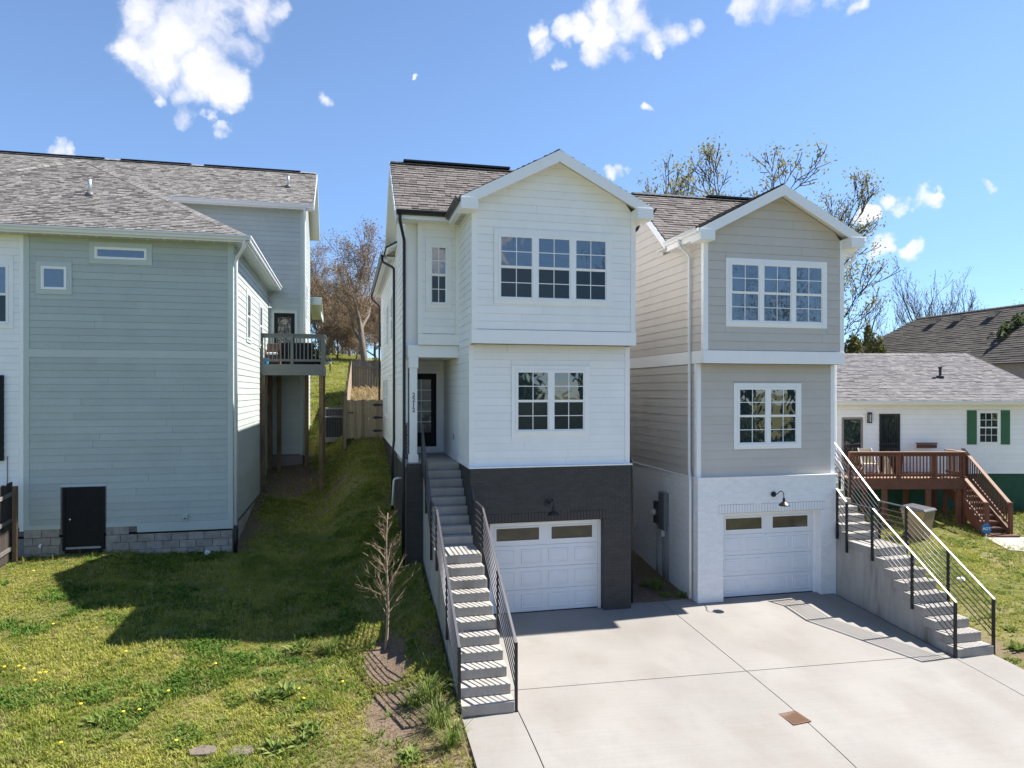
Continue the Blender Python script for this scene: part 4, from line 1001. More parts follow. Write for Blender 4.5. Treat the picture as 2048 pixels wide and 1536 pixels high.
so2 = MB(); so2.box(-13.6, -2.56, 19.92, 20.32, 9.10, 9.12); so2.box(-2.96, -2.56, 20.3, 29.4, 9.101, 9.121); so2.box(-13, -1.3, 29.03, 29.42, 12.33, 12.35); part('eave_soffit', so2, SAGET, sh_)
sv = MB()
for k in range(26): sv.lathe((-13 + k * .40, 20.1, 9.085), [(.035, 0), (.035, .015)], 8)
for k in range(24): sv.lathe((-10.5 + k * .40, 29.2, 12.315), [(.035, 0), (.035, .015)], 8)
part('soffit_vent', sv, SOFF, sh_)
fs_ = MB(); fs_.box(-13.7, ex, ey - .005, ey + .02, 9.08, 9.21); fs_.box(ex - .02, ex + .005, ey, 29.35, 9.081, 9.211); fs_.box(-16.4, -1.22, 28.99, 29.02, 12.28, 12.43); part('fascia', fs_, GUTW, sh_)
gutter(sh_, (-13.76, ey, 9.25), (ex + .11, ey, 9.25), GUTW, (0, -1, 0), .12, .12); gutter(sh_, (ex, ey - .11, 9.25), (ex, 29.38, 9.25), GUTW, (1, 0, 0), .12, .12)
gutter(sh_, (-9.5, 28.99, 12.46), (-1.25, 28.99, 12.46), GUTW, (0, -1, 0), .13, .13)
downspout(sh_, [(-2.60, 19.85, 9.14), (-2.60, 19.85, 8.98), (-2.86, 20.24, 8.68), (-2.86, 20.24, 1.55)], GUTW, .045)
d2 = MB(); d2.tube(smooth_path([(-2.86, 20.24, 1.55), (-2.86, 20.22, 1.3), (-2.87, 20.16, .82)]), .06, 8); part('downspout_boot', d2, BLACK, sh_, smooth=True)
downspout(sh_, [(-1.56, 28.93, 12.36), (-1.56, 28.93, 12.2), (-1.58, 29.34, 11.9), (-1.58, 29.34, 2.6)], GUTW, .045)
d3 = MB(); d3.tube([(-1.58, 29.34, 2.6), (-1.56, 29.3, 2.2)], .06, 8); part('downspout_boot', d3, BLACK, sh_)
for (x, y) in ((-7.05, 22.3), (-2.3, 30.6)):
    z = 9.24 + (y - 19.88) * .599 if y < 29 else 12.46 + (y - 29.0) * .6875
    v_ = MB(); v_.lathe((x, y, z), [(.13, -.06), (.11, .05), (.055, .12)], 14); vp = part('roof_vent', v_, mat('vent_flashing', (.10, .10, .10), .5), sh_, smooth=True)
    p_ = MB(); p_.lathe((x, y, z + .1), [(.05, 0), (.05, .36)], 12); part('vent_pipe', p_, mat('galvanised_pipe', (.55, .56, .58), .3, metal=.6), vp, smooth=True)

# raised timber deck at its back door
dk = thing('raised_deck', 'small grey raised deck with balusters on tall timber posts beside the sage house', 'deck', (-1.8, 28, 1.6))
DZ = 6.12
for k in range(20):
    y = 26.62 + k * .139; shared('plank', ('deckboard', 1), lambda: MB().box(0, 2.16, 0, .133, 0, .03), GREYP, dk, (-2.94, y, DZ - .03))
rim = MB(); rim.box(-2.95, -.76, 26.57, 26.61, DZ - .40, DZ - .002); rim.box(-.80, -.76, 26.61, 29.38, DZ - .40, DZ - .003); part('rim_board', rim, GREYP, dk)
jo = MB()
for k in range(5): x = -2.85 + k * .48; jo.box(x, x + .04, 26.62, 29.38, DZ - .24, DZ - .031)
part('joist', jo, WOODP, dk)
for (x, y) in ((-2.86, 26.68), (-.86, 26.68), (-2.86, 29.15), (-.86, 29.1), (-1.45, 28.3), (-2.5, 28.8)):
    p_ = MB(); g_ = gz(x, y); p_.box(x - .075, x + .075, y - .075, y + .075, g_ - .3, DZ - .25); part('post', p_, WOODP, dk)
rl_ = MB(); rl_.box(-2.94, -.76, 26.54, 26.66, DZ + 1.05, DZ + 1.09); rl_.box(-2.94, -.78, 26.58, 26.62, DZ + .93, DZ + 1.05); rl_.box(-2.94, -.78, 26.58, 26.62, DZ + .10, DZ + .18); part('rail', rl_, GREYP, dk)
r2 = MB(); r2.box(-.83, -.71, 26.66, 29.4, DZ + 1.051, DZ + 1.091); r2.box(-.79, -.75, 26.66, 29.38, DZ + .93, DZ + 1.05); r2.box(-.79, -.75, 26.66, 29.38, DZ + .10, DZ + .18); part('rail', r2, GREYP, dk)
for x, w in ((-2.9, .09), (-1.87, .09), (-.80, .14)):
    p_ = MB(); p_.box(x - w / 2, x + w / 2, 26.55, 26.65, DZ, DZ + 1.05); part('rail_post', p_, GREYP, dk)
for k in range(15):
    x = -2.79 + k * .134
    if abs(x + 1.87) > .07: shared('baluster', ('bal', 1), lambda: MB().box(-.018, .018, -.018, .018, 0, .75), GREYP, dk, (x, 26.6, DZ + .18))
for k in range(18): shared('baluster', ('bal', 1), lambda: None, GREYP, dk, (-.77, 26.85 + k * .14, DZ + .18))
# what stands on the deck
sf = thing('outdoor_sofa', 'black outdoor sofa behind the balusters of the raised deck', 'sofa', (-1.75, 28.4, DZ))
m_ = MB(); m_.box(-2.45, -1.15, 28.0, 28.75, DZ + .08, DZ + .42); part('seat', m_, BLACKD, sf, bevel=.03)
m_ = MB(); m_.box(-2.45, -1.15, 27.82, 28.0, DZ + .05, DZ + .86); part('backrest', m_, BLACKD, sf, bevel=.03)
for x in (-2.52, -1.08): m_ = MB(); m_.box(x - .07, x + .07, 27.85, 28.75, DZ, DZ + .6); part('arm', m_, BLACKD, sf, bevel=.02)
ch = thing('wicker_chair', 'brown wicker chair with white cushion on the raised deck', 'chair', (-2.6, 27.3, DZ))
WK = mat('brown_wicker', (.09, .045, .03), .7, .3, 20, .3, 60)
m_ = MB(); m_.box(-2.82, -2.36, 27.1, 27.55, DZ + .05, DZ + .36); part('seat', m_, WK, ch, bevel=.02)
m_ = MB(); m_.box(-2.82, -2.36, 27.55, 27.62, DZ, DZ + .8); part('backrest', m_, WK, ch, bevel=.02)
m_ = MB(); m_.box(-2.78, -2.40, 27.08, 27.5, DZ + .36, DZ + .44); part('cushion', m_, TRIMW, ch, bevel=.02)
for x in (-2.84, -2.34): m_ = MB(); m_.box(x - .025, x + .025, 27.1, 27.6, DZ, DZ + .55); part('arm', m_, WK, ch)
bk = MB(); bk.lathe((-2.78, 26.85, DZ), [(.09, 0), (.11, .22), (.115, .23)], 14); solo('bucket', bk, mat('blue_plastic', (.02, .22, .45), .4), 'small blue bucket at the corner of the raised deck', 'bucket', (-2.78, 26.85, DZ))
pt = thing('potted_plant', 'leafy potted plant by the corner post of the raised deck', 'plant', (-1.0, 27.2, DZ))
m_ = MB(); m_.lathe((-1.0, 27.2, DZ), [(.10, 0), (.15, .26), (.16, .27)], 14); part('pot', m_, BLACKD, pt)
m_ = MB(); rng = random.Random(4)
for k in range(110):
    a = rng.uniform(0, 6.28); r = rng.uniform(0, .25); z = DZ + .3 + rng.uniform(0, .55); x, y = -1.0 + r * math.cos(a), 27.2 + r * math.sin(a); s_ = rng.uniform(.04, .08)
    m_.add([(x, y, z), (x + s_ * math.cos(a + 1), y + s_ * math.sin(a + 1), z + .02), (x + s_ * math.cos(a) * 1.5, y + s_ * math.sin(a) * 1.5, z + s_), (x + s_ * math.cos(a - 1), y + s_ * math.sin(a - 1), z + .02)], [(0, 1, 2, 3)])
part('foliage', m_, LEAFD, pt, fix=False)

# two air conditioners behind it
def aircon(x, y, label):
    g_ = gz(x, y) + .08; a = thing('air_conditioner', label, 'air conditioner', (x, y, g_), group='air conditioners behind the raised deck')
    G = mat('aircon_grey', (.16, .165, .165), .5)
    m_ = MB(); m_.box(x - .5, x + .5, y - .5, y + .5, g_ - .2, g_); part('pad', m_, CONS, a)
    m_ = MB(); m_.box(x - .40, x + .40, y - .40, y + .40, g_, g_ + .78); part('coil', m_, BLACK, a)
    for s1, s2 in ((-1, -1), (1, -1), (1, 1), (-1, 1)): m_ = MB(); m_.box(x + s1 * .39, x + s1 * .43, y + s2 * .39, y + s2 * .43, g_, g_ + .82); part('corner_post', m_, G, a)
    m_ = MB(); m_.box(x - .44, x + .44, y - .44, y + .44, g_ + .80, g_ + .86); part('top_cover', m_, G, a, bevel=.01)
    m_ = MB(); m_.lathe((x, y, g_ + .861), [(.30, 0), (.30, .02), (.05, .035)], 18); part('fan_guard', m_, BLACK, a)
    for k in range(12):
        u = x - .36 + k * .0655; m_ = MB(); m_.box(u - .008, u + .008, y - .412, y - .402, g_ + .02, g_ + .79); part('louver', m_, G, a)
aircon(-.40, 31.2, 'nearer grey air conditioner beyond the raised deck post'); aircon(-.45, 33.0, 'farther grey air conditioner peeping over the nearer one')

# dark fence at the picture's left edge
fn = thing('dark_fence', 'dark stained board fence running out from the white end of the sage house', 'fence', (-8.05, 18, .8))
for k in range(24):
    y = 16.6 + k * .145; g_ = gz(-8.1, y); h = 1.95 + random.Random(k).uniform(-.02, .03)
    shared('plank', ('dfp',), lambda: MB().box(0, .02, 0, .138, 0, 1.92), WOODD, fn, (-8.10, y, g_ + .05 + random.Random(k).uniform(-.02, .02)))
for dz in (.35, 1.05, 1.7):
    m_ = MB(); m_.beam((-8.055, 16.6, gz(-8.1, 16.6) + dz), (-8.055, 20.0, gz(-8.1, 20.0) + dz), .04, .09); part('rail', m_, WOODG, fn)
for y in (16.7, 19.98): m_ = MB(); g_ = gz(-8, y); m_.box(-8.035, -7.935, y - .05, y + .05, g_ - .2, g_ + 1.88); part('post', m_, WOODP, fn)
# ------------------------------------------------------------------ low white house to the right, in its own axes (x along its front, y away)
RZ = 28.0; RX = 17.0; k_ = RZ / 1420
rl0 = cw(RX, RZ, .45)
rh = thing('ranch_house', 'low white clapboard house with green shutters and green painted foundation', 'house', rl0, -YAW, local=True)
zz = lambda z: z - .45
FW = Wall('F', 0.0)
c = MB(); c.box(-5.2, 4.2, .02, 8, zz(1.9), zz(4.72)); part('wall', c, CORESHADE, rh)
c = MB(); c.box(-5.15, 4.15, .05, 7.9, zz(-.6), zz(1.89)); part('foundation', c, GREENF, rh)
rholes = [(-4.0, -3.08, 1.9, 4.12), (-2.52, -1.72, 1.9, 4.26), (1.32, 2.25, 3.03, 4.41)]
siding(rh, FW, -5.2, 4.2, zz(1.90), zz(4.62), .193, WHITE, 60, [(a, b, zz(p), zz(q)) for a, b, p, q in rholes])
window(rh, FW, 1.38, 2.19, zz(3.09), zz(4.35), 1, 3, 2, casing=.06, cmat=TRIMW)
for a in (.93, 2.25):
    m_ = MB(); FW.box(m_, a, a + .37, .0, .035, zz(3.05), zz(4.40)); sh2 = part('shutter', m_, GREENS, rh)
    for z0 in np.arange(3.1, 4.33, .06): m_ = MB(); m_.add([FW.p(*q) for q in ((a + .04, .036, zz(z0)), (a + .33, .036, zz(z0)), (a + .33, .050, zz(z0)), (a + .04, .050, zz(z0)), (a + .04, .036, zz(z0 + .05)), (a + .33, .036, zz(z0 + .05)))], [(0, 1, 2, 3), (3, 2, 5, 4)]); part('slat', m_, GREENS, sh2, fix=False)
# glazed storm door and barred door
m_ = MB(); FW.box(m_, -4.0, -3.93, 0, .04, zz(1.95), zz(4.12)); FW.box(m_, -3.26, -3.18, 0, .04, zz(1.95), zz(4.12)); FW.box(m_, -3.93, -3.26, 0, .04, zz(4.04), zz(4.12)); sd_ = part('storm_door', m_, mat('brown_door_frame', (.25, .21, .18), .5), rh)
m_ = MB(); FW.box(m_, -3.93, -3.26, 0, .02, zz(1.97), zz(4.04)); part('pane', m_, GLASS, sd_)
m_ = MB(); FW.box(m_, -3.18, -3.08, 0, .03, zz(1.95), zz(4.2)); part('door_frame', m_, TRIMW, rh)
m_ = MB(); FW.box(m_, -2.52, -2.46, 0, .05, zz(1.95), zz(4.26)); FW.box(m_, -1.78, -1.72, 0, .05, zz(1.95), zz(4.26)); FW.box(m_, -2.46, -1.78, 0, .05, zz(4.2), zz(4.26)); FW.box(m_, -2.46, -1.78, 0, .05, zz(1.95), zz(2.05)); FW.box(m_, -2.46, -1.78, 0, .05, zz(2.85), zz(2.92)); FW.box(m_, -2.46, -1.78, 0, .05, zz(3.05), zz(3.12)); gd_ = part('barred_door', m_, BLACK, rh)
m_ = MB(); FW.box(m_, -2.46, -1.78, 0, .012, zz(2.0), zz(4.2)); part('pane', m_, GLASS, gd_)
for q in range(7): x = -2.40 + q * .093; m_ = MB(); FW.box(m_, x, x + .016, .02, .042, zz(2.05), zz(4.2)); part('bar', m_, BLACK, gd_)
m_ = MB(); FW.box(m_, -3.0, -2.86, .0, .03, zz(3.90), zz(4.32)); wl_ = part('wall_lamp', m_, BLACK, rh)
m_ = MB(); FW.box(m_, -2.99, -2.87, .03, .14, zz(4.24), zz(4.32)); FW.box(m_, -2.99, -2.87, .03, .14, zz(3.90), zz(3.94)); FW.box(m_, -2.99, -2.97, .12, .14, zz(3.94), zz(4.24)); FW.box(m_, -2.89, -2.87, .12, .14, zz(3.94), zz(4.24)); part('lantern', m_, BLACK, wl_)
m_ = MB(); FW.box(m_, -2.97, -2.89, .05, .12, zz(3.94), zz(4.24)); part('lantern_glass', m_, mat('milky_glass', (.5, .5, .48), .2), wl_)
# roof with hipped right end
E0, E1, EF, EB, EZ, RYD, RZ_, RX1 = -5.7, 6.2, -.45, 8.4, zz(4.78), 4.0, zz(6.83), 3.5
slope(rh, [(E0, EF, EZ), (E1 - 1.6, EF, EZ), (RX1, RYD, RZ_), (E0, RYD, RZ_)], SHR, 61, tab=(.15, .4))
slope(rh, [(E1 - 1.6, EF, EZ), (E1 - 1.6, EB, EZ), (RX1, RYD, RZ_)], SHR, 62)
part('corner_board', FW.box(MB(), 4.12, 4.22, 0, .03, zz(1.9), zz(4.62)), TRIMW, rh)
slope(rh, [(E0, EB, EZ), (E1 - 1.6, EB, EZ), (RX1, RYD, RZ_), (E0, RYD, RZ_)], SHR, 63)
cap_run(rh, (E0, RYD, RZ_), (RX1, RYD, RZ_), SHR, .3, .25); cap_run(rh, (E1 - 1.6, EF, EZ), (RX1, RYD, RZ_ + .01), SHR, .3, .25)
m_ = MB(); m_.box(E0, E1 - 1.6, EF + .02, 0, EZ - .14, EZ - .11); part('eave_soffit', m_, mat('stained_soffit', (.58, .52, .42), .7, .1, 3, col2=(.40, .30, .19), c2=(.6, .75), c2scale=1.4), rh)
m_ = MB(); m_.box(E0, E1 - 1.6, EF - .02, EF + .01, EZ - .15, EZ - .03); part('fascia', m_, TRIMW, rh)
gutter(rh, (E0, EF - .02, EZ - .01), (E1 - 1.6, EF - .02, EZ - .01), GUTW, (0, -1, 0), .11, .11)
m_ = MB(); zr = EZ + (1.6 - EF) / (RYD - EF) * (RZ_ - EZ); m_.lathe((.85, 1.6, zr), [(.16, -.06), (.14, .06), (.055, .09), (.055, .36), (.075, .37), (.075, .44), (.03, .45)], 14); part('roof_vent', m_, BLACK, rh)

# its red-brown timber deck and stairs (same axes)
D0, D1, DF, DT = -4.7, -.52, -2.1, 1.98
dkr = thing('wooden_deck', 'red brown stained wooden deck with balusters and open stairs before the low white house', 'deck', cw(RX - 2.4, RZ - 1.2, .2), -YAW, local=True)
DX, DY = 2.4, 1.2                                # shift from house axes to the deck's own
def db(mb, x0, x1, y0, y1, z0, z1): return mb.box(x0 + DX, x1 + DX, y0 + DY, y1 + DY, z0 - .2, z1 - .2)
def dpart(name, x0, x1, y0, y1, z0, z1, m=DECKR, par=None): return part(name, db(MB(), x0, x1, y0, y1, z0, z1), m, par or dkr)
def dsh(name, key, w, d, h, x, y, z, m=DECKR, par=None):
    return shared(name, (key, w, d, h), lambda: MB().box(-w / 2, w / 2, -d / 2, d / 2, 0, h), m, par or dkr, (x + DX, y + DY, z - .2))
for q in range(14): dsh('plank', 'db', D1 - D0, .138, .03, (D0 + D1) / 2, DF + .07 + q * .147, DT - .03, DECKT)
dpart('rim_board', D0, D1 + .02, DF - .045, DF - .005, DT - .40, DT - .002); dpart('rim_board', D1, D1 + .04, DF, -.02, DT - .40, DT - .003)
for x in (D0 + .1, D0 + 1.35, -1.75, D1 - .12):
    for y in (DF + .12, -.5):
        w = cw(RX + x, RZ + y); g_ = gz(w.x, w.y); dpart('post', x - .07, x + .07, y - .07, y + .07, g_ - .3, DT - .05)
dpart('rail', D0, D1 + .05, DF - .10, DF + .05, DT + .93, DT + .97, DECKT); dpart('rail', D0, D1, DF - .03, DF + .01, DT + .80, DT + .93); dpart('rail', D0, D1, DF - .03, DF + .01, DT + .06, DT + .15)
for q in range(34):
    x = D0 + .12 + q * .122
    dsh('baluster', 'rb', .036, .036, .92, x, DF - .05, DT - .02)
for x in (D0 + .06, -2.85, -1.6, D1 - .02): dpart('rail_post', x - .055, x + .055, DF - .02, DF + .09, DT, DT + .93)
dpart('rail', D1 - .05, D1 + .10, DF, -1.0, DT + .931, DT + .971, DECKT); dpart('rail', D1, D1 + .04, DF, -1.0, DT + .1, DT + .19)
for q in range(8): dsh('baluster', 'rb', .036, .036, .92, D1 + .06, DF + .12 + q * .122, DT - .02)
dpart('rail', -1.2, D1 + .1, -.35, -.20, DT + 1.12, DT + 1.16); dpart('rail', -1.2, D1 + .1, -.30, -.26, DT + .95, DT + 1.10)
# stairs come straight down towards the camera from the deck's right end
S0, S1 = -.42, .34; sn = 10; sy0 = -.62; sg = .16; srun = .262; srise = (DT - sg) / sn
for q in range(1, sn + 1):
    zt = DT - q * srise; y0 = sy0 - q * srun
    if q < sn: dsh('step', 'tr', S1 - S0, .28, .045, (S0 + S1) / 2, y0 + srun / 2, zt - .045, DECKT)
    if q >= 7: dsh('riser', 'ri', S1 - S0 - .05, .03, srise - .05, (S0 + S1) / 2, y0 + .02 + (srun if q < sn else srun), zt)
for x in (S0 - .03, S1 + .03):
    m_ = MB(); poly = [(sy0 + .0, DT - .02), (sy0 - sn * srun - .05, sg + .12), (sy0 - sn * srun - .05, sg - .12), (sy0 - (sn - 1.2) * srun, sg - .12), (sy0, DT - .42)]
    m_.prism([(a + DY, b - .2) for a, b in poly], 'x', x - .02 + DX, x + .02 + DX); part('stringer', m_, DECKR, dkr)
    ye = sy0 - sn * srun - .02
    dpart('newel_post', x - .055, x + .055, ye - .055, ye + .055, sg - .2, sg + 1.12); dpart('newel_post', x - .055, x + .055, sy0 - .3, sy0 - .19, .15, DT + (.8 if x > 0 else -.3))
    f0 = 0.0 if x > 0 else .52
    ya, za = sy0 - .02 + (ye - sy0) * f0, (DT - sg) * (1 - f0) + sg
    m_ = MB(); m_.beam((x + DX, ya + DY, za + .96 - .2), (x + DX, ye + DY, sg + 1.06 - .2), .13, .04); part('handrail', m_, DECKT, dkr)
    m_ = MB(); m_.beam((x + DX, ya + DY, za + .20 - .2), (x + DX, ye + DY, sg + .30 - .2), .04, .09); part('rail', m_, DECKR, dkr)
    if f0: dpart('newel_post', x - .06, x + .06, ya - .06, ya + .06, .0, za + 1.0)
    for q in range(20):
        t_ = (q + .5) / 20
        if t_ < f0: continue
        y = sy0 + (ye - sy0) * t_; zb = DT + .1 + (sg + .24 - DT - .1) * t_
        dsh('baluster', 'sb', .032, .032, .78, x, y, zb)
dpart('step', S0 - .15, S1 + .15, sy0 - sn * srun - .32, sy0 - sn * srun + .06, sg - .25, sg + .02, DECKR)
# path from the foot of its stairs
ph = MB(); P0 = [(16.3, 24.5), (17.7, 24.5), (18.6, 25.2), (21, 26.2), (25, 26.6), (25, 24.9), (21, 24.4), (18.8, 23.2), (17.2, 22.7), (16.1, 23.0)]
pts = [cw(a, b) for a, b in P0]
ph.add([(p.x, p.y, gz(p.x, p.y) + .035) for p in pts] + [(p.x, p.y, gz(p.x, p.y) - .2) for p in pts], [tuple(range(len(pts)))] + [(i, (i + 1) % len(pts), len(pts) + (i + 1) % len(pts), len(pts) + i) for i in range(len(pts))])
po_ = part('path', ph, CONS); po_['kind'] = 'structure'

# folding cloth chair, grill under its cover and pots on that deck
DTZ = DT
def rp(x, y, z): p = cw(RX + x, RZ + y, z); return p
fc = thing('folding_chair', 'beige cloth folding chair leaning behind the red brown deck rail', 'chair', rp(-3.6, -1.5, DTZ), -YAW, local=True)
TAN = mat('beige_canvas', (.42, .37, .27), .8, .1, 8)
m_ = MB(); m_.beam((-.25, .1, .45), (.25, .1, .45), .45, .03); part('seat', m_, TAN, fc)
m_ = MB(); m_.add([(-.27, .30, .40), (.27, .30, .40), (.24, .48, 1.0), (-.24, .48, 1.0), (-.27, .33, .40), (.27, .33, .40), (.24, .51, 1.0), (-.24, .51, 1.0)], BOXF); part('backrest', m_, TAN, fc)
for s_ in (-1, 1): m_ = MB(); m_.tube([(s_ * .27, -.15, 0), (s_ * .25, .5, 1.02)], .014, 6); part('leg', m_, TRIMW, fc); m_ = MB(); m_.tube([(s_ * .29, .45, 0), (s_ * .29, -.1, .48)], .014, 6); part('leg', m_, TRIMW, fc)
sw = thing('covered_grill', 'dark covered grill standing by the barred door on the red brown deck', 'grill', rp(-2.3, -.7, DTZ), -YAW, local=True)
m_ = MB(); m_.lathe((0, 0, 0), [(.26, 0), (.28, .5), (.31, .62), (.28, .78), (.15, .88)], 14); part('cover', m_, BLACKD, sw, smooth=True)
m_ = MB(); m_.lathe((0, 0, .88), [(.03, 0), (.03, .05)], 8); part('knob', m_, BLACK, sw)
aw = thing('canvas_sling', 'pale triangular canvas sling standing at the middle of the red brown deck', 'chair', rp(-3.0, -1.6, DTZ), -YAW, local=True)
m_ = MB(); m_.add([(-.22, 0, 0), (.22, .05, 0), (.1, .25, .72), (0, .28, .74), (-.2, .03, 0), (.22, .08, 0), (.1, .28, .72), (0, .31, .74)], BOXF); part('seat', m_, TAN, aw)
for s_ in (-.22, .24): m_ = MB(); m_.tube([(s_, -.02, 0), (.05, .3, .78)], .012, 6); part('leg', m_, WOODP, aw)

# wheeled rubbish bin, turned a little
bn_p = cw(13.9, 24.3); bz = gz(bn_p.x, bn_p.y); bin_ = thing('wheeled_bin', 'tan wheeled rubbish bin with dark grey lid under the red brown deck', 'rubbish bin', (bn_p.x, bn_p.y, bz), R(22), local=True)
TANB = mat('tan_bin_plastic', (.23, .165, .085), .6, .08, 5); LID = mat('dark_bin_lid', (.075, .078, .085), .42, .1, 5)
m_ = MB(); m_.add([(-.27, -.27, .06), (.27, -.27, .06), (.27, .27, .06), (-.27, .27, .06), (-.40, -.40, 1.0), (.40, -.40, 1.0), (.40, .40, 1.0), (-.40, .40, 1.0)], BOXF); part('body', m_, TANB, bin_, bevel=.03)
m_ = MB(); m_.add([(-.43, -.44, 1.0), (.43, -.44, 1.0), (.43, .42, 1.0), (-.43, .42, 1.0), (-.40, -.38, 1.07), (.40, -.38, 1.07), (.36, .36, 1.15), (-.36, .36, 1.15)], BOXF); part('lid', m_, LID, bin_, bevel=.02)
m_ = MB(); m_.tube([(-.3, .46, .98), (.3, .46, .98)], .022, 8); part('handle', m_, LID, bin_)
for s_ in (-.27, .27): m_ = MB(); m_.lathe((s_, .25, .13), [(.13, -.03), (.13, .03)], 14, 'x'); part('wheel', m_, BLACK, bin_)
# round blue security sign on a stake
sp_ = cw(15.75, 23.6); sz = gz(sp_.x, sp_.y); sg_ = thing('yard_sign', 'small blue security sign on a stake at the foot of the deck stairs', 'sign', (sp_.x, sp_.y, sz), -YAW, local=True)
m_ = MB(); m_.tube([(-.03, 0, -.1), (.02, 0, .42)], .011, 6); part('stake', m_, TRIMW, sg_)
m_ = MB(); m_.prism([(.02 + .17 * math.cos(math.pi / 8 + q * math.pi / 4), .55 + .17 * math.sin(math.pi / 8 + q * math.pi / 4)) for q in range(8)], 'y', -.012, .012); brd = part('board', m_, mat('sign_blue', (.015, .15, .42), .4, .02), sg_)
tx = bpy.data.objects.new('lettering', text_mesh('ADT', .135, .004, TRIMW)); COL.objects.link(tx); tx.parent = brd; tx.rotation_euler = (R(90), 0, 0); tx.location = (.02, -.015, .55)
# flower bed mound against the green foundation
pm_ = cw(20.6, 27.2); pl_ = thing('shrub', 'low dry flowering shrub against the green foundation', 'shrub', (pm_.x, pm_.y, gz(pm_.x, pm_.y)))
def leaf_cloud(mb, rng, c, r, n, s0, s1, flat=.7, shell=.3):
    """leaf-sized faces scattered through a lump"""
    for _ in range(n):
        d = Vector((rng.gauss(0, 1), rng.gauss(0, 1), rng.gauss(0, 1))).normalized() * (shell + (1 - shell) * rng.random() ** .5)
        p = Vector(c) + Vector((d.x * r[0], d.y * r[1], d.z * r[2]))
        a = Vector((rng.gauss(0, 1), rng.gauss(0, 1), rng.gauss(0, 1) * flat)).normalized(); b_ = a.cross(Vector((rng.gauss(0, 1), rng.gauss(0, 1), rng.gauss(0, 1)))).normalized(); s_ = rng.uniform(s0, s1)
        mb.add([p - a * s_, p + b_ * s_ * .45, p + a * s_, p - b_ * s_ * .45], [(0, 1, 2, 3)])
m_ = MB(); rg = random.Random(8); leaf_cloud(m_, rg, (pm_.x, pm_.y, gz(pm_.x, pm_.y) + .25), (.9, .5, .35), 420, .05, .1); part('foliage', m_, LEAFB, pl_, fix=False)
m_ = MB()
for q in range(8): m_.tube([(pm_.x + rg.uniform(-.2, .2), pm_.y, gz(pm_.x, pm_.y)), (pm_.x + rg.uniform(-.7, .7), pm_.y + rg.uniform(-.3, .3), gz(pm_.x, pm_.y) + .45)], .012, 4)
part('stem', m_, TWIG, pl_)

# big dark brown roof far behind it
fb_ = cw(26.9, 40.0, 2.5); far = thing('brown_roof_house', 'distant house with a large dark brown hip roof and four ridge vents', 'house', fb_, R(-13.2 + 12), local=True)
# own axes: x away to the right, ridge runs along y (away from us)
m_ = MB(); m_.box(-3.8, 4.6, -9.5, 8.5, -4, 4.0); part('wall', m_, mat('tan_wall', (.35, .30, .25), .8), far)
A = [(-4.4, 9.2, 4.1), (-4.4, -10.2, 4.1), (0, -4.8, 7.3), (0, 5.2, 7.3)]
slope(far, A, SHF, 70, expo=.2, tab=(.3, .8)); slope(far, [(-4.4, 9.2, 4.1), (5.2, 9.2, 4.1), (0, 5.2, 7.3)], SHF, 71, expo=.2, tab=(.3, .8))
slope(far, [(5.2, 9.2, 4.1), (5.2, -10.2, 4.1), (0, -4.8, 7.3), (0, 5.2, 7.3)], SHF, 72, expo=.3, tab=(.5, 1.2)); slope(far, [(-4.4, -10.2, 4.1), (5.2, -10.2, 4.1), (0, -4.8, 7.3)], SHF, 73, expo=.2, tab=(.3, .8))
cap_run(far, (0, -4.8, 7.3), (0, 5.2, 7.3), SHF, .3, .25)
for y in (3.2, 1.4, -.9, -4.2):
    m_ = MB(); m_.box(-.80, -.40, y - .22, y + .22, 6.6, 7.02); m_.box(-.86, -.38, y - .27, y + .27, 7.02, 7.06); part('roof_vent', m_, mat('tan_vent_metal', (.45, .36, .28), .6), far)

# ------------------------------------------------------------------ wooden fences behind the white house
gf = thing('wooden_gate', 'pale new wooden gate of upright boards with three black hinges', 'gate', (.7, 28.0, 3.3))
gy = 28.0
for q in range(10):
    x = .04 + q * .138; shared('plank', ('gatep',), lambda: MB().add([(0, 0, 0), (.133, 0, 0), (.133, .02, 0), (0, .02, 0), (0, 0, 1.48), (.133, 0, 1.48), (.133, .02, 1.48), (0, .02, 1.48)], BOXF), WOODF, gf, (x, gy, 3.33 + .02 * math.sin(q * 2.1)))
for z in (3.55, 4.15, 4.6): m_ = MB(); m_.box(.04, 1.41, gy + .021, gy + .06, z, z + .09); part('rail', m_, WOODF, gf)
for z in (4.62, 4.13, 3.62):
    m_ = MB(); m_.add([(1.40, gy - .012, z + .03), (1.12, gy - .012, z + .055), (1.0, gy - .012, z), (1.12, gy - .012, z - .055), (1.40, gy - .012, z - .03), (1.40, gy, z + .03), (1.12, gy, z + .055), (1.0, gy, z), (1.12, gy, z - .055), (1.40, gy, z - .03)], [(0, 1, 2, 3, 4), (9, 8, 7, 6, 5)] + [(i, (i + 1) % 5, 5 + (i + 1) % 5, 5 + i) for i in range(5)]); part('hinge', m_, BLACK, gf)
m_ = MB(); m_.box(.10, .30, gy - .03, gy, 4.30, 4.35); part('latch', m_, BLACK, gf)
m_ = MB(); m_.box(-.07, .03, gy - .04, gy + .07, 3.0, 4.85); part('post', m_, WOODF, gf)
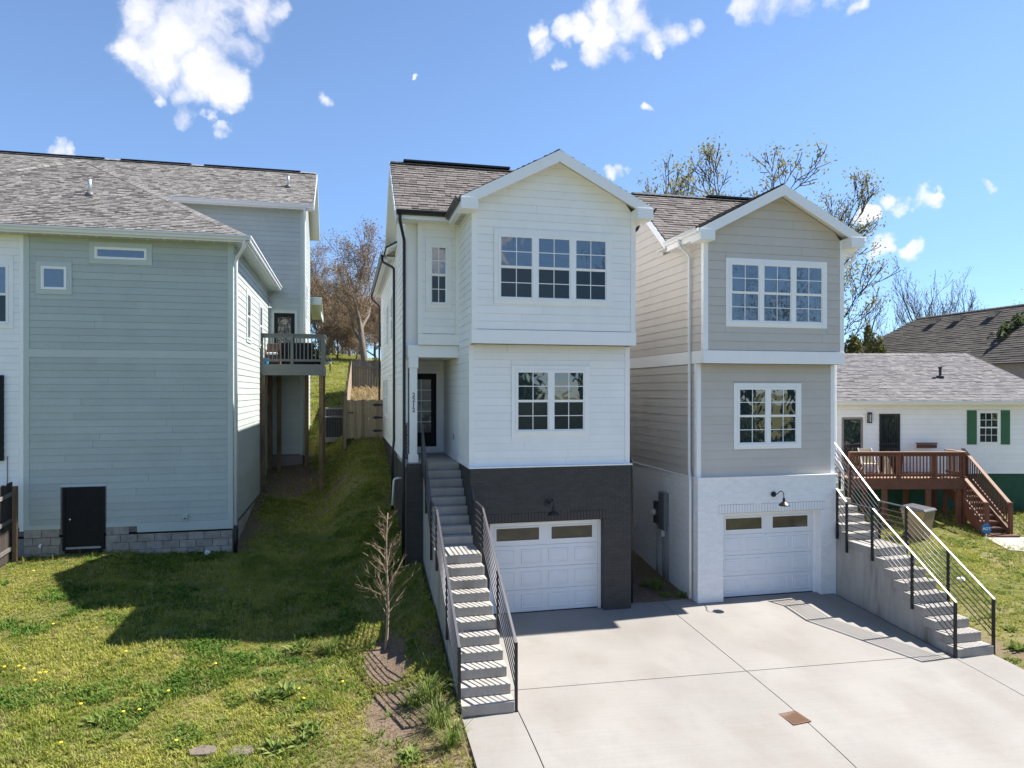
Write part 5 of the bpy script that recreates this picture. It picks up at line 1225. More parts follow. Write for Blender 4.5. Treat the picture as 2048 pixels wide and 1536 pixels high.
def board_fence(label, a, b, h, m, step=.15, face=1):
    a, b = Vector(a), Vector(b); d = (b - a); L = d.length; d.normalize(); rot = math.atan2(d.y, d.x)
    f = thing('board_fence', label, 'fence', (a.x, a.y, gz(a.x, a.y)))
    n = int(L / step); r_ = random.Random(int(L * 100)); off = Vector(OFF[f.name])
    for q in range(n):
        p = a + d * (q * step); o = shared('plank', ('bf', h, step), lambda: MB().box(0, step - .008, -.01, .01, 0, h), m, f, (p.x, p.y, gz(p.x, p.y) + .03 + r_.uniform(-.015, .015))); o.rotation_euler = (0, 0, rot)
    nv = Vector((-d.y, d.x)) * .04 * face
    for hh in (.3, h - .3):
        m_ = MB(); k = max(1, int(L / 2.4))
        for q in range(k):
            p, s = a + d * (L * q / k), a + d * (L * (q + 1) / k)
            m_.beam((p.x + nv.x, p.y + nv.y, gz(p.x, p.y) + hh), (s.x + nv.x, s.y + nv.y, gz(s.x, s.y) + hh), .04, .09)
        part('rail', m_, m, f)
    k = max(1, int(L / 2.4))
    for q in range(k + 1):
        p = a + d * (L * q / k); m_ = MB(); g_ = gz(p.x, p.y); m_.box(p.x + nv.x * 2 - .05, p.x + nv.x * 2 + .05, p.y + nv.y * 2 - .05, p.y + nv.y * 2 + .05, g_ - .2, g_ + h - .05); part('post', m_, m, f)
    return f
board_fence('long wooden board fence climbing the bank behind the pale gate', (.02, 28.2), (.34, 42.0), 1.75, WOODF)
board_fence('grey weathered board fence across the top of the bank', (.34, 42.0), (7.5, 42.0), 1.7, WOODG, face=-1)

# garden lamp on the bank
lp_ = cw(-9.9 * 1.32, 51.0); lpx, lpy = lp_.x, lp_.y; lz = gz(lpx, lpy)
gl_ = thing('garden_lamp', 'small black post lamp standing on the sunlit grass bank', 'lamp', (lpx, lpy, lz))
m_ = MB(); m_.lathe((lpx, lpy, lz), [(.045, 0), (.045, .62)], 8); part('post', m_, BLACK, gl_)
m_ = MB(); m_.lathe((lpx, lpy, lz + .62), [(.10, 0), (.10, .16)], 10); part('lantern', m_, mat('milky_glass', (.5, .5, .48), .2), gl_)
m_ = MB(); m_.lathe((lpx, lpy, lz + .78), [(.14, 0), (.14, .05), (.10, .2), (.03, .26)], 10); part('cap', m_, BLACK, gl_)

# drain grate let into the driveway joint
dgx, dgy = 7.36, 10.55
dg = thing('drain_grate', 'rusty square drain grate set in the middle of the driveway', 'drain', (dgx, dgy, drive_z(dgx, dgy)), local=True)
RUST = mat('rusted_iron', (.16, .085, .045), .85, .35, 25, .4, 60)
m_ = MB()
for a in (-.185, .165): m_.box(a, a + .02, -.185, .185, -.005, .010)
for a in (-.185, .165): m_.box(-.165, .165, a, a + .02, -.005, .0098)
part('frame', m_, RUST, dg)
for q in range(9): m_ = MB(); a = -.155 + q * .0365; m_.box(a, a + .022, -.165, .165, -.004, .009); part('bar', m_, RUST, dg)
m_ = MB(); m_.box(-.165, .165, -.165, .165, -.003, .004); part('sump', m_, mat('drain_dark', (.03, .018, .012), .95), dg)
dg.rotation_euler = (math.atan(.06), 0, R(8))
# ------------------------------------------------------------------ trees
def grow(seed, h, r0, lean=0.0, depth=4, spread=.75, kids=(5, 4, 4, 4), first=.3, twig_n=4, shrink=.62, upward=.25, wig=.12, minr=.006, rr=.55):
    """skeleton of limbs: returns (thick tube list, thin tube list, twig tips)"""
    rng = random.Random(seed); thick, thin, tips = [], [], []
    def limb(p, d, L, r, lev):
        n = 6 if lev < 2 else 4; pts = [Vector(p)]; dd = Vector(d).normalized()
        for i in range(n):
            dd = (dd + Vector((rng.gauss(0, wig), rng.gauss(0, wig), rng.gauss(0, wig) + upward * (.25 if lev else .05)))).normalized()
            pts.append(pts[-1] + dd * (L / n))
        rs = [max(minr, r * (1 - .62 * i / n)) for i in range(n + 1)]
        (thick if lev < 2 else thin).append((pts, rs))
        if lev >= depth: tips.append((pts[-1], dd)); return
        k = kids[min(lev, len(kids) - 1)]
        for j in range(k):
            t = (first if lev == 0 else .25) + (1 - (first if lev == 0 else .25)) * (j + rng.random()) / k
            i = min(n - 1, int(t * n)); f = t * n - i; q = pts[i].lerp(pts[i + 1], min(1, f))
            ax = (pts[i + 1] - pts[i]).normalized(); s = ax.orthogonal().normalized(); ang = rng.uniform(0, 2 * math.pi) if lev else j * 2.4 + rng.uniform(-.5, .5)
            s = Matrix.Rotation(ang, 3, ax) @ s; sp = spread * rng.uniform(.7, 1.25)
            nd = (ax * math.cos(sp) + s * math.sin(sp)).normalized()
            limb(q, nd, L * shrink * rng.uniform(.75, 1.15) * (1.15 - .45 * t if lev == 0 else 1), max(minr, rs[i] * rr), lev + 1)
        limb(pts[-1], dd, L * shrink * .8, rs[-1], lev + 1)
    limb(Vector((0, 0, -.1)), Vector((lean, 0, 1)), h * .52, r0, 0)
    return thick, thin, tips
def tree_mesh(spec, leaf=None, leaf_n=0, leaf_s=(.05, .1), leaf_r=.25, seed=0, thick_n=7, thin_n=3):
    th, tn, tips = spec
    a = MB(); [a.tube(p, r, thick_n, cap=False) for p, r in th]
    b = MB(); [b.tube(p, r, thin_n, cap=False) for p, r in tn]
    c = MB(); rng = random.Random(seed)
    if leaf_n:
        for p, d in tips: 
            if rng.random() < .85: leaf_cloud(c, rng, p, (leaf_r, leaf_r, leaf_r), leaf_n, leaf_s[0], leaf_s[1], 1, .1)
    return a, b, c
TREE_CACHE = {}
def tree(label, loc, key, build, bark, twig, leaf, height=10.0, rot=0.0, group=None, name='bare_tree', cat='tree'):
    if key not in TREE_CACHE:
        a, b, c = build(); top = max(v[2] for v in a.v + b.v + c.v); TREE_CACHE[key] = (top, [(n, mesh_from(n, mb, m, smooth=n != 'leaves', fix=False)) for n, mb, m in (('trunk', a, bark), ('branches', b, twig), ('leaves', c, leaf)) if mb.f])
    o = thing(name, label, cat, loc, rot, group, local=True); o.scale = (height / TREE_CACHE[key][0],) * 3
    for n, me in TREE_CACHE[key][1]:
        c = bpy.data.objects.new(n, me); COL.objects.link(c); c.parent = o
    return o
def at_cam(X, Z): p = cw(X, Z); return (p.x, p.y, gz(p.x, p.y))
BUSHY = lambda: tree_mesh(grow(3, 13.0, .30, 0, 4, .62, (7, 5, 5, 4), .22, shrink=.60, upward=.22, minr=.012), LEAFB, 7, (.05, .10), .45, 5)
def px_at(px, Z): return at_cam((px - 1024) / 1420 * Z, Z)
tree('tall bushy brown tree just bare of leaf on the ridge beside the white house', px_at(732, 57), 'bushy', BUSHY, BARK, TWIG, LEAFB, 12.6, 1.4, 'bare trees on the ridge behind')
tree('brown tree on the ridge half hidden by the sage house', px_at(668, 70), 'bushy', None, BARK, TWIG, LEAFB, 11.5, 2.2, 'bare trees on the ridge behind')
tree('smaller brown thicket tree between the two ridge trees', px_at(700, 66), 'bushy2', lambda: tree_mesh(grow(9, 8.0, .2, 0, 4, .7, (7, 5, 5, 4), .1, minr=.012), LEAFB, 5, (.05, .1), .35, 7), BARK, TWIG, LEAFB, 6.5, 1.0, 'bare trees on the ridge behind')
tree('brown thicket tree low on the ridge near the white house', px_at(765, 64), 'bushy2', None, BARK, TWIG, LEAFB, 6, 3.0, 'bare trees on the ridge behind')
tree('low brown thicket on the ridge behind the deck rail', px_at(650, 78), 'bushy2', None, BARK, TWIG, LEAFB, 8, 4.2, 'bare trees on the ridge behind')
for (px, Z, h, ro, lab) in ((684, 73, 7.5, .5, 'dense brown thicket tree between the two ridge trunks'), (722, 74, 7, 1.9, 'dense brown thicket tree behind the trunk of the tallest ridge tree'), (752, 76, 7.5, 2.7, 'dense brown thicket tree at the white house eave on the ridge'), (676, 62, 4.2, 3.5, 'low brown thicket just over the lamp on the bank'), (712, 61, 4.0, 4.4, 'low brown thicket left of the tallest ridge trunk'), (636, 72, 8, 5.1, 'brown thicket tree touching the sage house corner')):
    tree(lab, px_at(px, Z), 'thick', lambda: tree_mesh(grow(14, 6.0, .12, 0, 4, .8, (8, 5, 5, 4), .04, minr=.012, upward=.12), LEAFB, 6, (.05, .1), .35, 8), BARK, TWIG, LEAFB, h, ro, 'bare trees on the ridge behind')
BUD = lambda: tree_mesh(grow(21, 15.0, .24, 0, 4, .55, (7, 4, 4, 3), .30, shrink=.55, upward=.35, wig=.16, minr=.018), LEAFY, 8, (.05, .10), .5, 9)
for (px, Z, sc, ro, lab) in ((1440, 46, 19.3, 0.3, 'budding tree behind the greige roof at the left of its gable'), (1548, 47, 19.6, 2.0, 'budding tree rising right behind the peak of the greige gable'), (1585, 52, 18.4, 4.0, 'budding tree whose limbs reach out right of the greige gable'), (1350, 52, 18.0, 5.2, 'small budding tree tip just above the greige ridge')):
    tree(lab, px_at(px, Z), 'bud', BUD, BARKD, BARKD, LEAFY, sc, ro, 'budding trees behind the greige house')
SLIM = lambda: tree_mesh(grow(33, 11.0, .13, 0, 3, .42, (7, 4, 3), .3, shrink=.55, upward=.5, wig=.13, minr=.011), LEAFB, 2, (.04, .07), .3, 3)
for (px, Z, sc, ro, lab) in ((1745, 58, 11.0, 0, 'slim bare tree nearest the greige house wall'), (1772, 60, 11.5, 1.4, 'slim bare tree just left of the brown roof edge'), (1872, 66, 14.5, 2.6, 'slim bare tree above the left end of the brown ridge'), (1890, 70, 15.0, 3.6, 'slim bare tree second along the brown ridge'), (1938, 68, 15.5, 5.0, 'tallest slim bare tree above the middle of the brown ridge'), (1970, 74, 14.5, .8, 'short slim bare tree farthest along the brown ridge')):
    tree(lab, px_at(px, Z), 'slim', SLIM, BARKD, BARKD, LEAFB, sc, ro, 'slim bare trees by the brown roof')
def evergreen(label, loc, r, n, seed, m=LEAFE, s=(.10, .2), group=None, h=1.0):
    o = thing('evergreen_shrub', label, 'shrub', loc, group=group); rng = random.Random(seed); c = MB(); x, y, z = loc
    for q in range(14):
        a = rng.uniform(0, 6.28); rr = rng.uniform(0, r[0] * .75); zz_ = rng.uniform(.15, .95) * r[2] * 1.6 * h
        k = (1.1 - zz_ / (r[2] * 1.9))
        leaf_cloud(c, rng, (x + rr * math.cos(a) * k, y + rr * math.sin(a) * k, z + zz_), (r[0] * .42 * k + .1, r[1] * .42 * k + .1, r[2] * .34), n // 14, s[0], s[1], 1, .25)
    part('foliage', c, m, o, fix=False)
    t_ = MB(); t_.tube([(x, y, z - .1), (x, y, z + r[2] * 1.2)], [.10, .04], 6); part('trunk', t_, BARKD, o)
    return o
evergreen('olive evergreen shrub left of the brown roof against the greige house', px_at(1706, 44), (2.0, 1.8, 4.6), 4600, 1, group='evergreens behind the low white house')
evergreen('olive evergreen shrub touching the brown roof edge', px_at(1742, 43), (1.9, 1.7, 4.2), 4600, 2, group='evergreens behind the low white house')
evergreen('big dark evergreen rising behind the right hip of the low white house', px_at(2030, 36.5), (2.9, 2.2, 4.7), 6500, 3, LEAFD, group='evergreens behind the low white house')
evergreen('yellowish evergreen at the edge of the picture behind the low roof', px_at(1985, 38), (2.3, 1.8, 4.3), 4600, 4, LEAFE, group='evergreens behind the low white house')
evergreen('low green bush at the foot of the ridge trees', px_at(752, 50), (.8, .7, .8), 700, 6, LEAFE, (.06, .12), group='bushes on the ridge')
evergreen('low green bush beside the sage house corner on the ridge', px_at(655, 66), (1.6, 1.0, 1.0), 700, 7, LEAFE, (.06, .12), group='bushes on the ridge')
# young tree in front
sx, sy = .775, 14.2
def sapling():
    rng = random.Random(12); tk, tn, bd = MB(), MB(), MB(); H = 2.85
    pts = [Vector((.03 * math.sin(z * 2.1), .02 * math.cos(z * 1.7), z)) for z in np.linspace(-.1, H, 12)]
    pts = [p + Vector((.05 * p.z / H, 0, 0)) for p in pts]
    tk.tube(pts, [.032 * (1 - .8 * i / 11) + .003 for i in range(12)], 7)
    for k in range(46):
        t = rng.uniform(.24, .97); z = t * H; i = min(10, int(t * 11)); base = pts[i].lerp(pts[i + 1], t * 11 - i)
        a = rng.uniform(0, 6.28); L = (1.25 - 1.0 * t) * rng.uniform(.45, 1.15); el = rng.uniform(.3, .9)
        d = Vector((math.cos(a) * math.cos(el), math.sin(a) * math.cos(el), math.sin(el))); q = [base]
        for j in range(4): d = (d + Vector((rng.gauss(0, .12), rng.gauss(0, .12), rng.gauss(.05, .1)))).normalized(); q.append(q[-1] + d * L / 4)
        tn.tube(q, [.0075 * (1 - t * .4), .006, .005, .004, .003], 4, cap=False)
        for j in range(rng.randint(2, 6)):
            b0 = q[rng.randint(1, 3)]; d2 = (d + Vector((rng.gauss(0, .5), rng.gauss(0, .5), rng.gauss(.1, .4)))).normalized(); tn.tube([b0, b0 + d2 * L * .2, b0 + d2 * L * .35 + Vector((0, 0, .03))], [.0035, .003, .002], 3, cap=False)
        if rng.random() < .35: leaf_cloud(bd, rng, q[-1], (.03, .03, .03), 3, .012, .022)
    return tk, tn, bd
tree('bare young sapling on a slim pale trunk before the white house', (sx, sy, gz(sx, sy)), 'sapling', sapling, BARKS, mat('sapling_twig', (.27, .19, .125), .8, .15, 10), LEAFY, 2.85, name='sapling')

# trees, bank and house across the street (they show in the panes)
for i, (x, y, sc) in enumerate(((4, -26, .95), (11, -24, 1.05), (16, -30, 1.15), (22, -25, 1.0), (29, -27, 1.15), (34, -24, 1.25), (40, -30, 1.25), (47, -27, 1.1), (-6, -28, 1.0))):
    tree(('bare tree across the street, seen in the panes, ' + ('opposite the stairs', 'opposite the white garage', 'opposite the white gable', 'opposite the gap of the houses', 'opposite the greige gable', 'opposite the greige garage', 'opposite the glinting stairs', 'opposite the red deck', 'opposite the lawn')[i]), (x, y, gz(x, y)), 'bud' if x < 27 else 'slim', BUD, BARKD, BARKD, LEAFY, (11.5 if x < 27 else 17) * sc, i * 1.3, 'bare trees across the street')
OPP = ('by the pale house', 'opposite the white garage', 'opposite the white gable', 'opposite the gap', 'opposite the greige garage', 'opposite the greige gable', 'opposite the right stairs', 'opposite the red deck', 'farthest to the right')  # evergreen row added out of view to darken the reflections in the lower panes
for i, lab in enumerate(OPP):
    x = 9 + i * 4.6; y = -19.5 - (i % 2) * 1.5
    evergreen('added dark evergreen mass across the street, darkening the panes, ' + lab, (x, y, gz(x, y)), (3.4, 2.4, 3.6 + (i * 37 % 5) * .25), 1800, 30 + i, LEAFD, (.25, .5), 'added evergreens across the street')
oh_ = thing('opposite_house', 'pale house across the street that only shows in the window panes', 'house', (3, -19, -.6))
m_ = MB(); m_.box(-2, 9, -25, -19, -1, 2.6); part('wall', m_, WHITE, oh_); m_ = MB(); m_.prism([(-25.5, 2.5), (-18.5, 2.5), (-22, 4.4)], 'x', -2.5, 9.5); part('roof', m_, SHF, oh_)
m_ = MB(); m_.box(1, 2.2, -19, -18.97, .6, 1.9); m_.box(5, 6.2, -19, -18.97, .6, 1.9); part('window', m_, GLASS, oh_)

# ------------------------------------------------------------------ weeds, flowers, stones
def weed(kind, x, y, s, seed, label):
    z = gz(x, y); rng = random.Random(seed); o = thing('weed', label, 'plant', (x, y, z), group='weed clumps on the front lawn'); m_ = MB()
    if kind == 'grass':
        for k in range(150):
            a = rng.uniform(0, 6.28); b = rng.uniform(0, .10) * s * 2.2; L = rng.uniform(.18, .5) * s; ln = rng.uniform(.2, .9); p = Vector((x + b * math.cos(a), y + b * math.sin(a), z)); w = rng.uniform(.004, .008); sd_ = Vector((-math.sin(a), math.cos(a), 0)) * w
            pts = [p, p + Vector((math.cos(a) * L * ln * .3, math.sin(a) * L * ln * .3, L * .6)), p + Vector((math.cos(a) * L * ln * .75, math.sin(a) * L * ln * .75, L * .85)), p + Vector((math.cos(a) * L * ln * 1.1, math.sin(a) * L * ln * 1.1, L * .72))]
            m_.add([pts[0] - sd_, pts[0] + sd_, pts[1] - sd_, pts[1] + sd_, pts[2] - sd_ * .7, pts[2] + sd_ * .7, pts[3]], [(0, 1, 3, 2), (2, 3, 5, 4), (4, 5, 6)])
        part('blades', m_, LEAFW, o, fix=False)
    else:
        for k in range(64):
            a = rng.uniform(0, 6.28); L = rng.uniform(.08, .24) * s; el = rng.uniform(.15, 1.2); d = Vector((math.cos(a) * math.cos(el), math.sin(a) * math.cos(el), math.sin(el))); sd_ = Vector((-math.sin(a), math.cos(a), 0)) * L * rng.uniform(.13, .2); b = rng.uniform(0, .16) * s
            p = Vector((x + b * math.cos(a * 3), y + b * math.sin(a * 3), z)); e = p + d * L
            m_.add([p, p.lerp(e, .5) + sd_ + Vector((0, 0, .01)), e + Vector((0, 0, -.12 * L)), p.lerp(e, .5) - sd_ + Vector((0, 0, .01)), p.lerp(e, .55) + Vector((0, 0, -.012))], [(0, 1, 4), (1, 2, 4), (2, 3, 4), (3, 0, 4)])
        part('leaves', m_, LEAFW, o, fix=False)
def gp(px, py):
    """where the ground lies under a line of sight of the photograph (solved on the terrain)"""
    X = (px - 1024) / 1420; v = (783 - py) / 1420; t = 8.0
    while t < 60:
        p = cw(X * t, t); 
        if 5.14 + v * t <= gz(p.x, p.y): break
        t += .04
    return p.x, p.y
WEEDS = [('grass', 858, 1400, .85, 'tall tuft of bright grass by the lowest step'), ('grass', 878, 1450, .95, 'largest grass tuft at the driveway corner'), ('grass', 905, 1490, .8, 'grass tuft sprawling onto the driveway edge'), ('grass', 830, 1412, .6, 'grass tuft half in the shade of the stairs'),
         ('leaf', 600, 1300, 1.2, 'leafy weed at the tip of the long house shadow'), ('grass', 660, 1310, .7, 'thin grass clump right of the shadow edge'), ('leaf', 540, 1400, 1.3, 'broad-leaved weed left of the straw slope'), ('leaf', 575, 1390, 1.2, 'broad-leaved weed nearest the straw slope'), ('leaf', 620, 1465, 1.2, 'dark leafy weed low on the straw slope'),
         ('leaf', 560, 1505, 1.1, 'leafy weed right of the flat stones'), ('leaf', 600, 1490, 1.0, 'leafy weed between the stones and the straw'), ('leaf', 140, 1170, .8, 'leafy weed by the shadow corner near the house'), ('leaf', 130, 1235, .8, 'leafy weed in the sunlit left lawn'), ('leaf', 820, 1520, 1.1, 'leafy weed at the bottom of the dirt slope'), ('leaf', 195, 1450, .8, 'leafy weed low in the left lawn'), ('leaf', 1330, 1192, .7, 'weed sprouting between the two new houses'), ('leaf', 1362, 1192, .8, 'weed by the foot of the white downspout'), ('grass', 1312, 1178, .7, 'dry grass clump deep between the two new houses'), ('leaf', 1290, 1172, .7, 'small weed beside the black brick corner'), ('leaf', 2020, 1262, .9, 'weed beside the foot of the glinting stairs'), ('leaf', 2035, 1300, 1.0, 'weed at the right edge by the driveway')]
for i, (kd, px, py, s, lab) in enumerate(WEEDS):
    x, y = gp(px, py); weed(kd, x, y, s, 50 + i, lab)
YEL = mat('dandelion_yellow', (.80, .52, .02), .7, .1, 20)
DAND = [(7, 1346), (36, 1343), (46, 1349), (78, 1358), (90, 1356), (68, 1372), (250, 1314), (335, 1394), (245, 1437), (277, 1431), (351, 1496), (596, 1388), (606, 1410), (684, 1376), (66, 1150), (105, 1258), (430, 1340), (1980, 1115), (1962, 1122), (1900, 1102), (1930, 1105), (1990, 1165), (900, 1468), (160, 1420), (120, 1500)]
proto = None
for i, (px, py) in enumerate(DAND):
    x, y = gp(px, py); z = gz(x, y)
    if proto is None:
        proto = thing('dandelion', 'yellow dandelion flower open in the lawn', 'flower', (x, y, z), group='dandelions in the lawns', local=True)
        m_ = MB(); m_.tube([(0, 0, 0), (.01, 0, .09)], .003, 4); part('stem', m_, LEAFW, proto); m_ = MB(); m_.lathe((.01, 0, .085), [(.008, 0), (.028, .012), (.022, .02), (.01, .024)], 9); part('bloom', m_, YEL, proto)
        o = proto
    else: o = copy_tree(proto)
    o.location = (x, y, z); o.scale = (1.0,) * 3
    o['label'] = 'yellow dandelion open in the ' + ('lawn to the right of the glinting stairs' if px > 1500 else 'weeds at the driveway edge' if px > 850 else 'grass beside the straw slope' if px > 560 else 'sunlit left lawn')
for px, py, lab in ((406, 1508, 'flat weathered stone in the front lawn, the darker of two'), (480, 1507, 'flat weathered stone in the front lawn beside the weeds')):
    x, y = gp(px, py); z = gz(x, y); m_ = MB(); rg = random.Random(px)
    m_.prism([(x + .2 * math.cos(a) * rg.uniform(.85, 1.1), y + .15 * math.sin(a) * rg.uniform(.85, 1.1)) for a in np.linspace(0, 6.28, 12)[:-1]], 'z', z - .05, z + .055)
    solo('flat_stone', m_, mat('brown_flat_stone', (.15, .12, .095), .9, .3, 8, .6, 30), lab, 'stone', (x, y, z), 'flat stones in the lawn', bevel=.01)
for px, py, lab, r in ((415, 1111, 'white crumpled scrap lying by the block foundation', .07), (1922, 1164, 'white crumpled scrap lying on the lawn to the right', .10)):
    x, y = gp(px, py); z = gz(x, y) + .05; m_ = MB(); rg = random.Random(px)
    m_.lathe((x, y, z), [(r * .4, -.04), (r, .01), (r * .9, .05), (r * .3, .08)], 8); m_.v = [(a + rg.uniform(-.02, .02), b + rg.uniform(-.02, .02), c_ + rg.uniform(-.015, .015)) for a, b, c_ in m_.v]
    solo('scrap', m_, TRIMW, lab, 'litter', (x, y, z), 'white scraps on the grass')

# ------------------------------------------------------------------ grass: tufts instanced over the lawns (one stuff object per kind of ground cover)
def tuft(rng, n, h, w, lean, wide):
    V, F = [], []
    for _ in range(n):
        a = rng.uniform(0, 6.28); b = rng.uniform(0, wide); L = h * rng.uniform(.5, 1.1); ln = lean * rng.uniform(.3, 1.3); fa = rng.uniform(0, 6.28); x, y = b * math.cos(fa), b * math.sin(fa); ww = w * rng.uniform(.7, 1.3)
        sx_, sy_ = -math.sin(a) * ww, math.cos(a) * ww; dx, dy = math.cos(a) * L * ln, math.sin(a) * L * ln
        o = len(V); V += [(x - sx_, y - sy_, -.01), (x + sx_, y + sy_, -.01), (x + dx * .45 - sx_ * .8, y + dy * .45 - sy_ * .8, L * .62), (x + dx * .45 + sx_ * .8, y + dy * .45 + sy_ * .8, L * .62), (x + dx, y + dy, L * .9)]
        F += [(o, o + 1, o + 3, o + 2), (o + 2, o + 3, o + 4)]
    return V, F
def scatter(name, pts, scl, pick, tufts, m, label=None):
    V, F, tid = [], [], []
    for k, (v, f) in enumerate(tufts): o = len(V); V += v; F += [tuple(i + o for i in q) for q in f]; tid += [k] * len(v)
    n0 = len(V); V = np.concatenate([np.array(V), pts]); me = bpy.data.meshes.new(name)
    me.from_pydata(V.tolist(), [], F); me.materials.append(m)
    tid = np.array(tid + [-1] * len(pts), 'i'); z = np.zeros(n0)
    me.attributes.new('tid', 'INT', 'POINT').data.foreach_set('value', tid)
    me.attributes.new('scl', 'FLOAT', 'POINT').data.foreach_set('value', np.concatenate([z, scl]).astype('f'))
    me.attributes.new('pick', 'INT', 'POINT').data.foreach_set('value', np.concatenate([z, pick]).astype('i'))
    rs = np.random.RandomState(len(pts)).rand(len(V)) * 6.283
    me.attributes.new('turn', 'FLOAT', 'POINT').data.foreach_set('value', rs.astype('f'))
    o = bpy.data.objects.new(name, me); COL.objects.link(o); o['kind'] = 'stuff'
    if label: o['label'] = label
    g = bpy.data.node_groups.new(name + '_spread', 'GeometryNodeTree'); g.interface.new_socket('Geometry', in_out='INPUT', socket_type='NodeSocketGeometry'); g.interface.new_socket('Geometry', in_out='OUTPUT', socket_type='NodeSocketGeometry')
    N, L = g.nodes, g.links; gi, go = N.new('NodeGroupInput'), N.new('NodeGroupOutput')
    def na(nm, ty):
        q = N.new('GeometryNodeInputNamedAttribute'); q.data_type = ty; q.inputs['Name'].default_value = nm; return q.outputs[0]
    cmp_ = N.new('FunctionNodeCompare'); cmp_.data_type = 'INT'; cmp_.operation = 'LESS_THAN'; L.new(na('tid', 'INT'), cmp_.inputs[2]); cmp_.inputs[3].default_value = 0
    sep = N.new('GeometryNodeSeparateGeometry'); L.new(gi.outputs[0], sep.inputs[0]); L.new(cmp_.outputs[0], sep.inputs['Selection'])
    sp = N.new('GeometryNodeSplitToInstances'); L.new(sep.outputs[1], sp.inputs[0]); L.new(na('tid', 'INT'), sp.inputs['Group ID'])
    m2p = N.new('GeometryNodeMeshToPoints'); L.new(sep.outputs[0], m2p.inputs[0])
    ip = N.new('GeometryNodeInstanceOnPoints'); L.new(m2p.outputs[0], ip.inputs['Points']); L.new(sp.outputs[0], ip.inputs['Instance']); ip.inputs['Pick Instance'].default_value = True
    L.new(na('pick', 'INT'), ip.inputs['Instance Index'])
    cx = N.new('ShaderNodeCombineXYZ'); L.new(na('turn', 'FLOAT'), cx.inputs[2]); L.new(cx.outputs[0], ip.inputs['Rotation'])
    L.new(na('scl', 'FLOAT'), ip.inputs['Scale']); L.new(ip.outputs[0], go.inputs[0])
    md = o.modifiers.new('spread', 'NODES'); md.node_group = g
    return o
def grass_mat(name, lush, olive, dry):
    m = bpy.data.materials.new(name); m.use_nodes = True; t = NT(m.node_tree); b = t.n['Principled BSDF']; g = t.new('ShaderNodeNewGeometry'); p = g.outputs['Position']
    c = t.mix(t.mapr(t.noise(p, .8, 4, .6), .38, .62, kind='SMOOTHSTEP'), (*lush, 1), (*olive, 1))
    c = t.mix(t.mapr(t.noise(p, 3.1, 5, .7), .50, .72), c, (*dry, 1))
    k = t.mapr(t.noise(p, 31, 2), .3, .7, .75, 1.25); c = t.mix(1.0, c, t.new('ShaderNodeCombineColor', Red=k, Green=k, Blue=k).outputs[0], 'MULTIPLY')
    t.put(b, 'Base Color', c); b.inputs['Roughness'].default_value = .7; b.inputs['Specular IOR Level'].default_value = .2
    tr = t.new('ShaderNodeBsdfTranslucent', Color=c); ms = t.new('ShaderNodeMixShader'); ms.inputs[0].default_value = .38
    t.l.new(b.outputs[0], ms.inputs[1]); t.l.new(tr.outputs[0], ms.inputs[2]); t.l.new(ms.outputs[0], t.n['Material Output'].inputs[0]); return m
GRASSM = grass_mat('lawn_grass_blade', (.21, .255, .04), (.39, .385, .085), (.45, .39, .17))
rs = np.random.RandomState(7); rng = random.Random(7)
def field(x0, x1, y0, y1, per_m2):
    n = int((x1 - x0) * (y1 - y0) * per_m2); return np.stack([rs.rand(n) * (x1 - x0) + x0, rs.rand(n) * (y1 - y0) + y0], 1)
P = np.concatenate([field(-11.5, 1.8, 9.0, 20.3, 620), field(-3, 1.4, 20.3, 28, 300), field(13.1, 27, 9.5, 20, 150), field(13.7, 30, 20, 30, 90), field(-6, 3, 28, 45, 130), field(-10, 10, 45, 72, 45)])
x, y = P[:, 0], P[:, 1]; so, st = covers(x, y)
keep = rs.rand(len(P)) < (1 - so) * (1 - st * .75) * (.55 + .75 * vnoise(x, y, 1.3, 9))
blk = ((x > 1.40) & (x < 6.7) & (y > 17.2)) | ((x > 1.80) & (x < 13.12) & (y < 17.5)) | ((x < -2.9) & (y > 20.28) & (y < 29.5)) | ((x < -1.6) & (y > 29.4) & (y < 35)) | ((x > 6.5) & (x < 13.7) & (y > 15.5))
keep &= ~blk; P = P[keep]; z = land(P[:, 0], P[:, 1]); far_ = np.clip(np.hypot(P[:, 0], P[:, 1]) / 16, 1, 4)
patch = vnoise(P[:, 0], P[:, 1], .9, 12)
scatter('lawn_grass', np.column_stack([P, z]), rs.uniform(.55, 1.25, len(P)) * (.55 + .9 * patch) * far_ ** .55, rs.randint(0, 6, len(P)),
        [tuft(rng, 9, .065, .0050, .9, .05) for _ in range(3)] + [tuft(rng, 8, .05, .008, 1.2, .05) for _ in range(2)] + [tuft(rng, 7, .10, .0045, .7, .04)], GRASSM, 'short patchy green lawn grass')
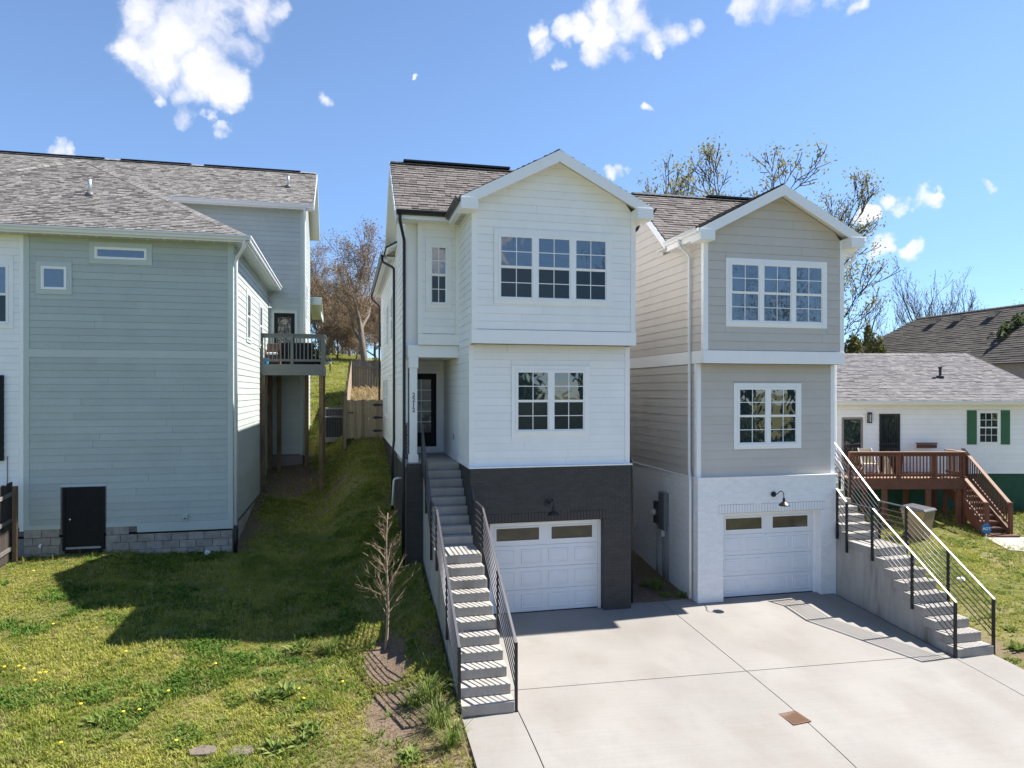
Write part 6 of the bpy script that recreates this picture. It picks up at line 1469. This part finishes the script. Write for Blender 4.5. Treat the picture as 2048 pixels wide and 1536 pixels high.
# broad-leaved ground cover in patches, and a few tall thin stalks
x, y = P[:, 0], P[:, 1]; pn = vnoise(x, y, 1.15, 21) * .6 + vnoise(x, y, 3.3, 22) * .4
cv = (rs.rand(len(P)) < smooth(.54, .68, pn) * .55) & (y < 21)
C = P[cv]; scatter('clover_patches', np.column_stack([C, land(C[:, 0], C[:, 1])]), rs.uniform(.6, 1.3, len(C)), rs.randint(0, 3, len(C)), [tuft(rng, 9, .085, .011, 1.1, .06) for _ in range(3)], grass_mat('clover_leaf', (.10, .19, .03), (.17, .24, .045), (.20, .24, .06)), 'darker patches of broad-leaved weeds in the lawn')
tl = (rs.rand(len(P)) < .012) & (y < 21); C = P[tl]
scatter('tall_stalks', np.column_stack([C, land(C[:, 0], C[:, 1])]), rs.uniform(.7, 1.4, len(C)), rs.randint(0, 2, len(C)), [tuft(rng, 4, .20, .004, .5, .03) for _ in range(2)], GRASSM, 'taller uncut grass stalks in the lawn')
STRM = grass_mat('dry_straw_blade', (.34, .27, .15), (.26, .20, .10), (.42, .34, .21))
Q = np.concatenate([field(-1.6, 1.8, 8.5, 15.5, 420), field(-11, 1.8, 9, 20, 60), field(.3, 2.2, 31, 42, 60)]); so, st = covers(Q[:, 0], Q[:, 1]); bank = Q[:, 1] > 30
Q = Q[(rs.rand(len(Q)) < np.where(bank, .9, (1 - so * .93) * np.clip(st + .08, 0, 1)))]; bank = Q[:, 1] > 30
scatter('dry_grass', np.column_stack([Q, land(Q[:, 0], Q[:, 1])]), rs.uniform(.5, 1.2, len(Q)) * np.where(bank, 7, 1), rs.randint(0, 3, len(Q)), [tuft(rng, 7, .05, .004, 1.7, .07) for _ in range(3)], STRM, 'dry straw on the slope by the stairs')
# crumbs of soil and gravel where the ground is bare
G_ = np.concatenate([field(.1, 1.8, 9.5, 14.3, 900), field(6.65, 8.3, 15.9, 20, 300), field(-3, -1, 25.5, 29.5, 120)]); so, st = covers(G_[:, 0], G_[:, 1]); G_ = G_[rs.rand(len(G_)) < so]
def crumb(s):
    v = [(s * rng.uniform(-1, 1), s * rng.uniform(-1, 1), s * rng.uniform(-.3, .8)) for _ in range(6)]; return v, [(0, 1, 2), (0, 2, 3), (1, 3, 4), (2, 4, 5), (0, 4, 5), (1, 2, 5)]
scatter('soil_crumbs', np.column_stack([G_, land(G_[:, 0], G_[:, 1])]), rs.uniform(.4, 1.4, len(G_)), rs.randint(0, 4, len(G_)), [crumb(.012) for _ in range(4)], mat('soil_crumb', (.16, .12, .085), .95, .35, 9), 'crumbs of bare soil around the sapling')
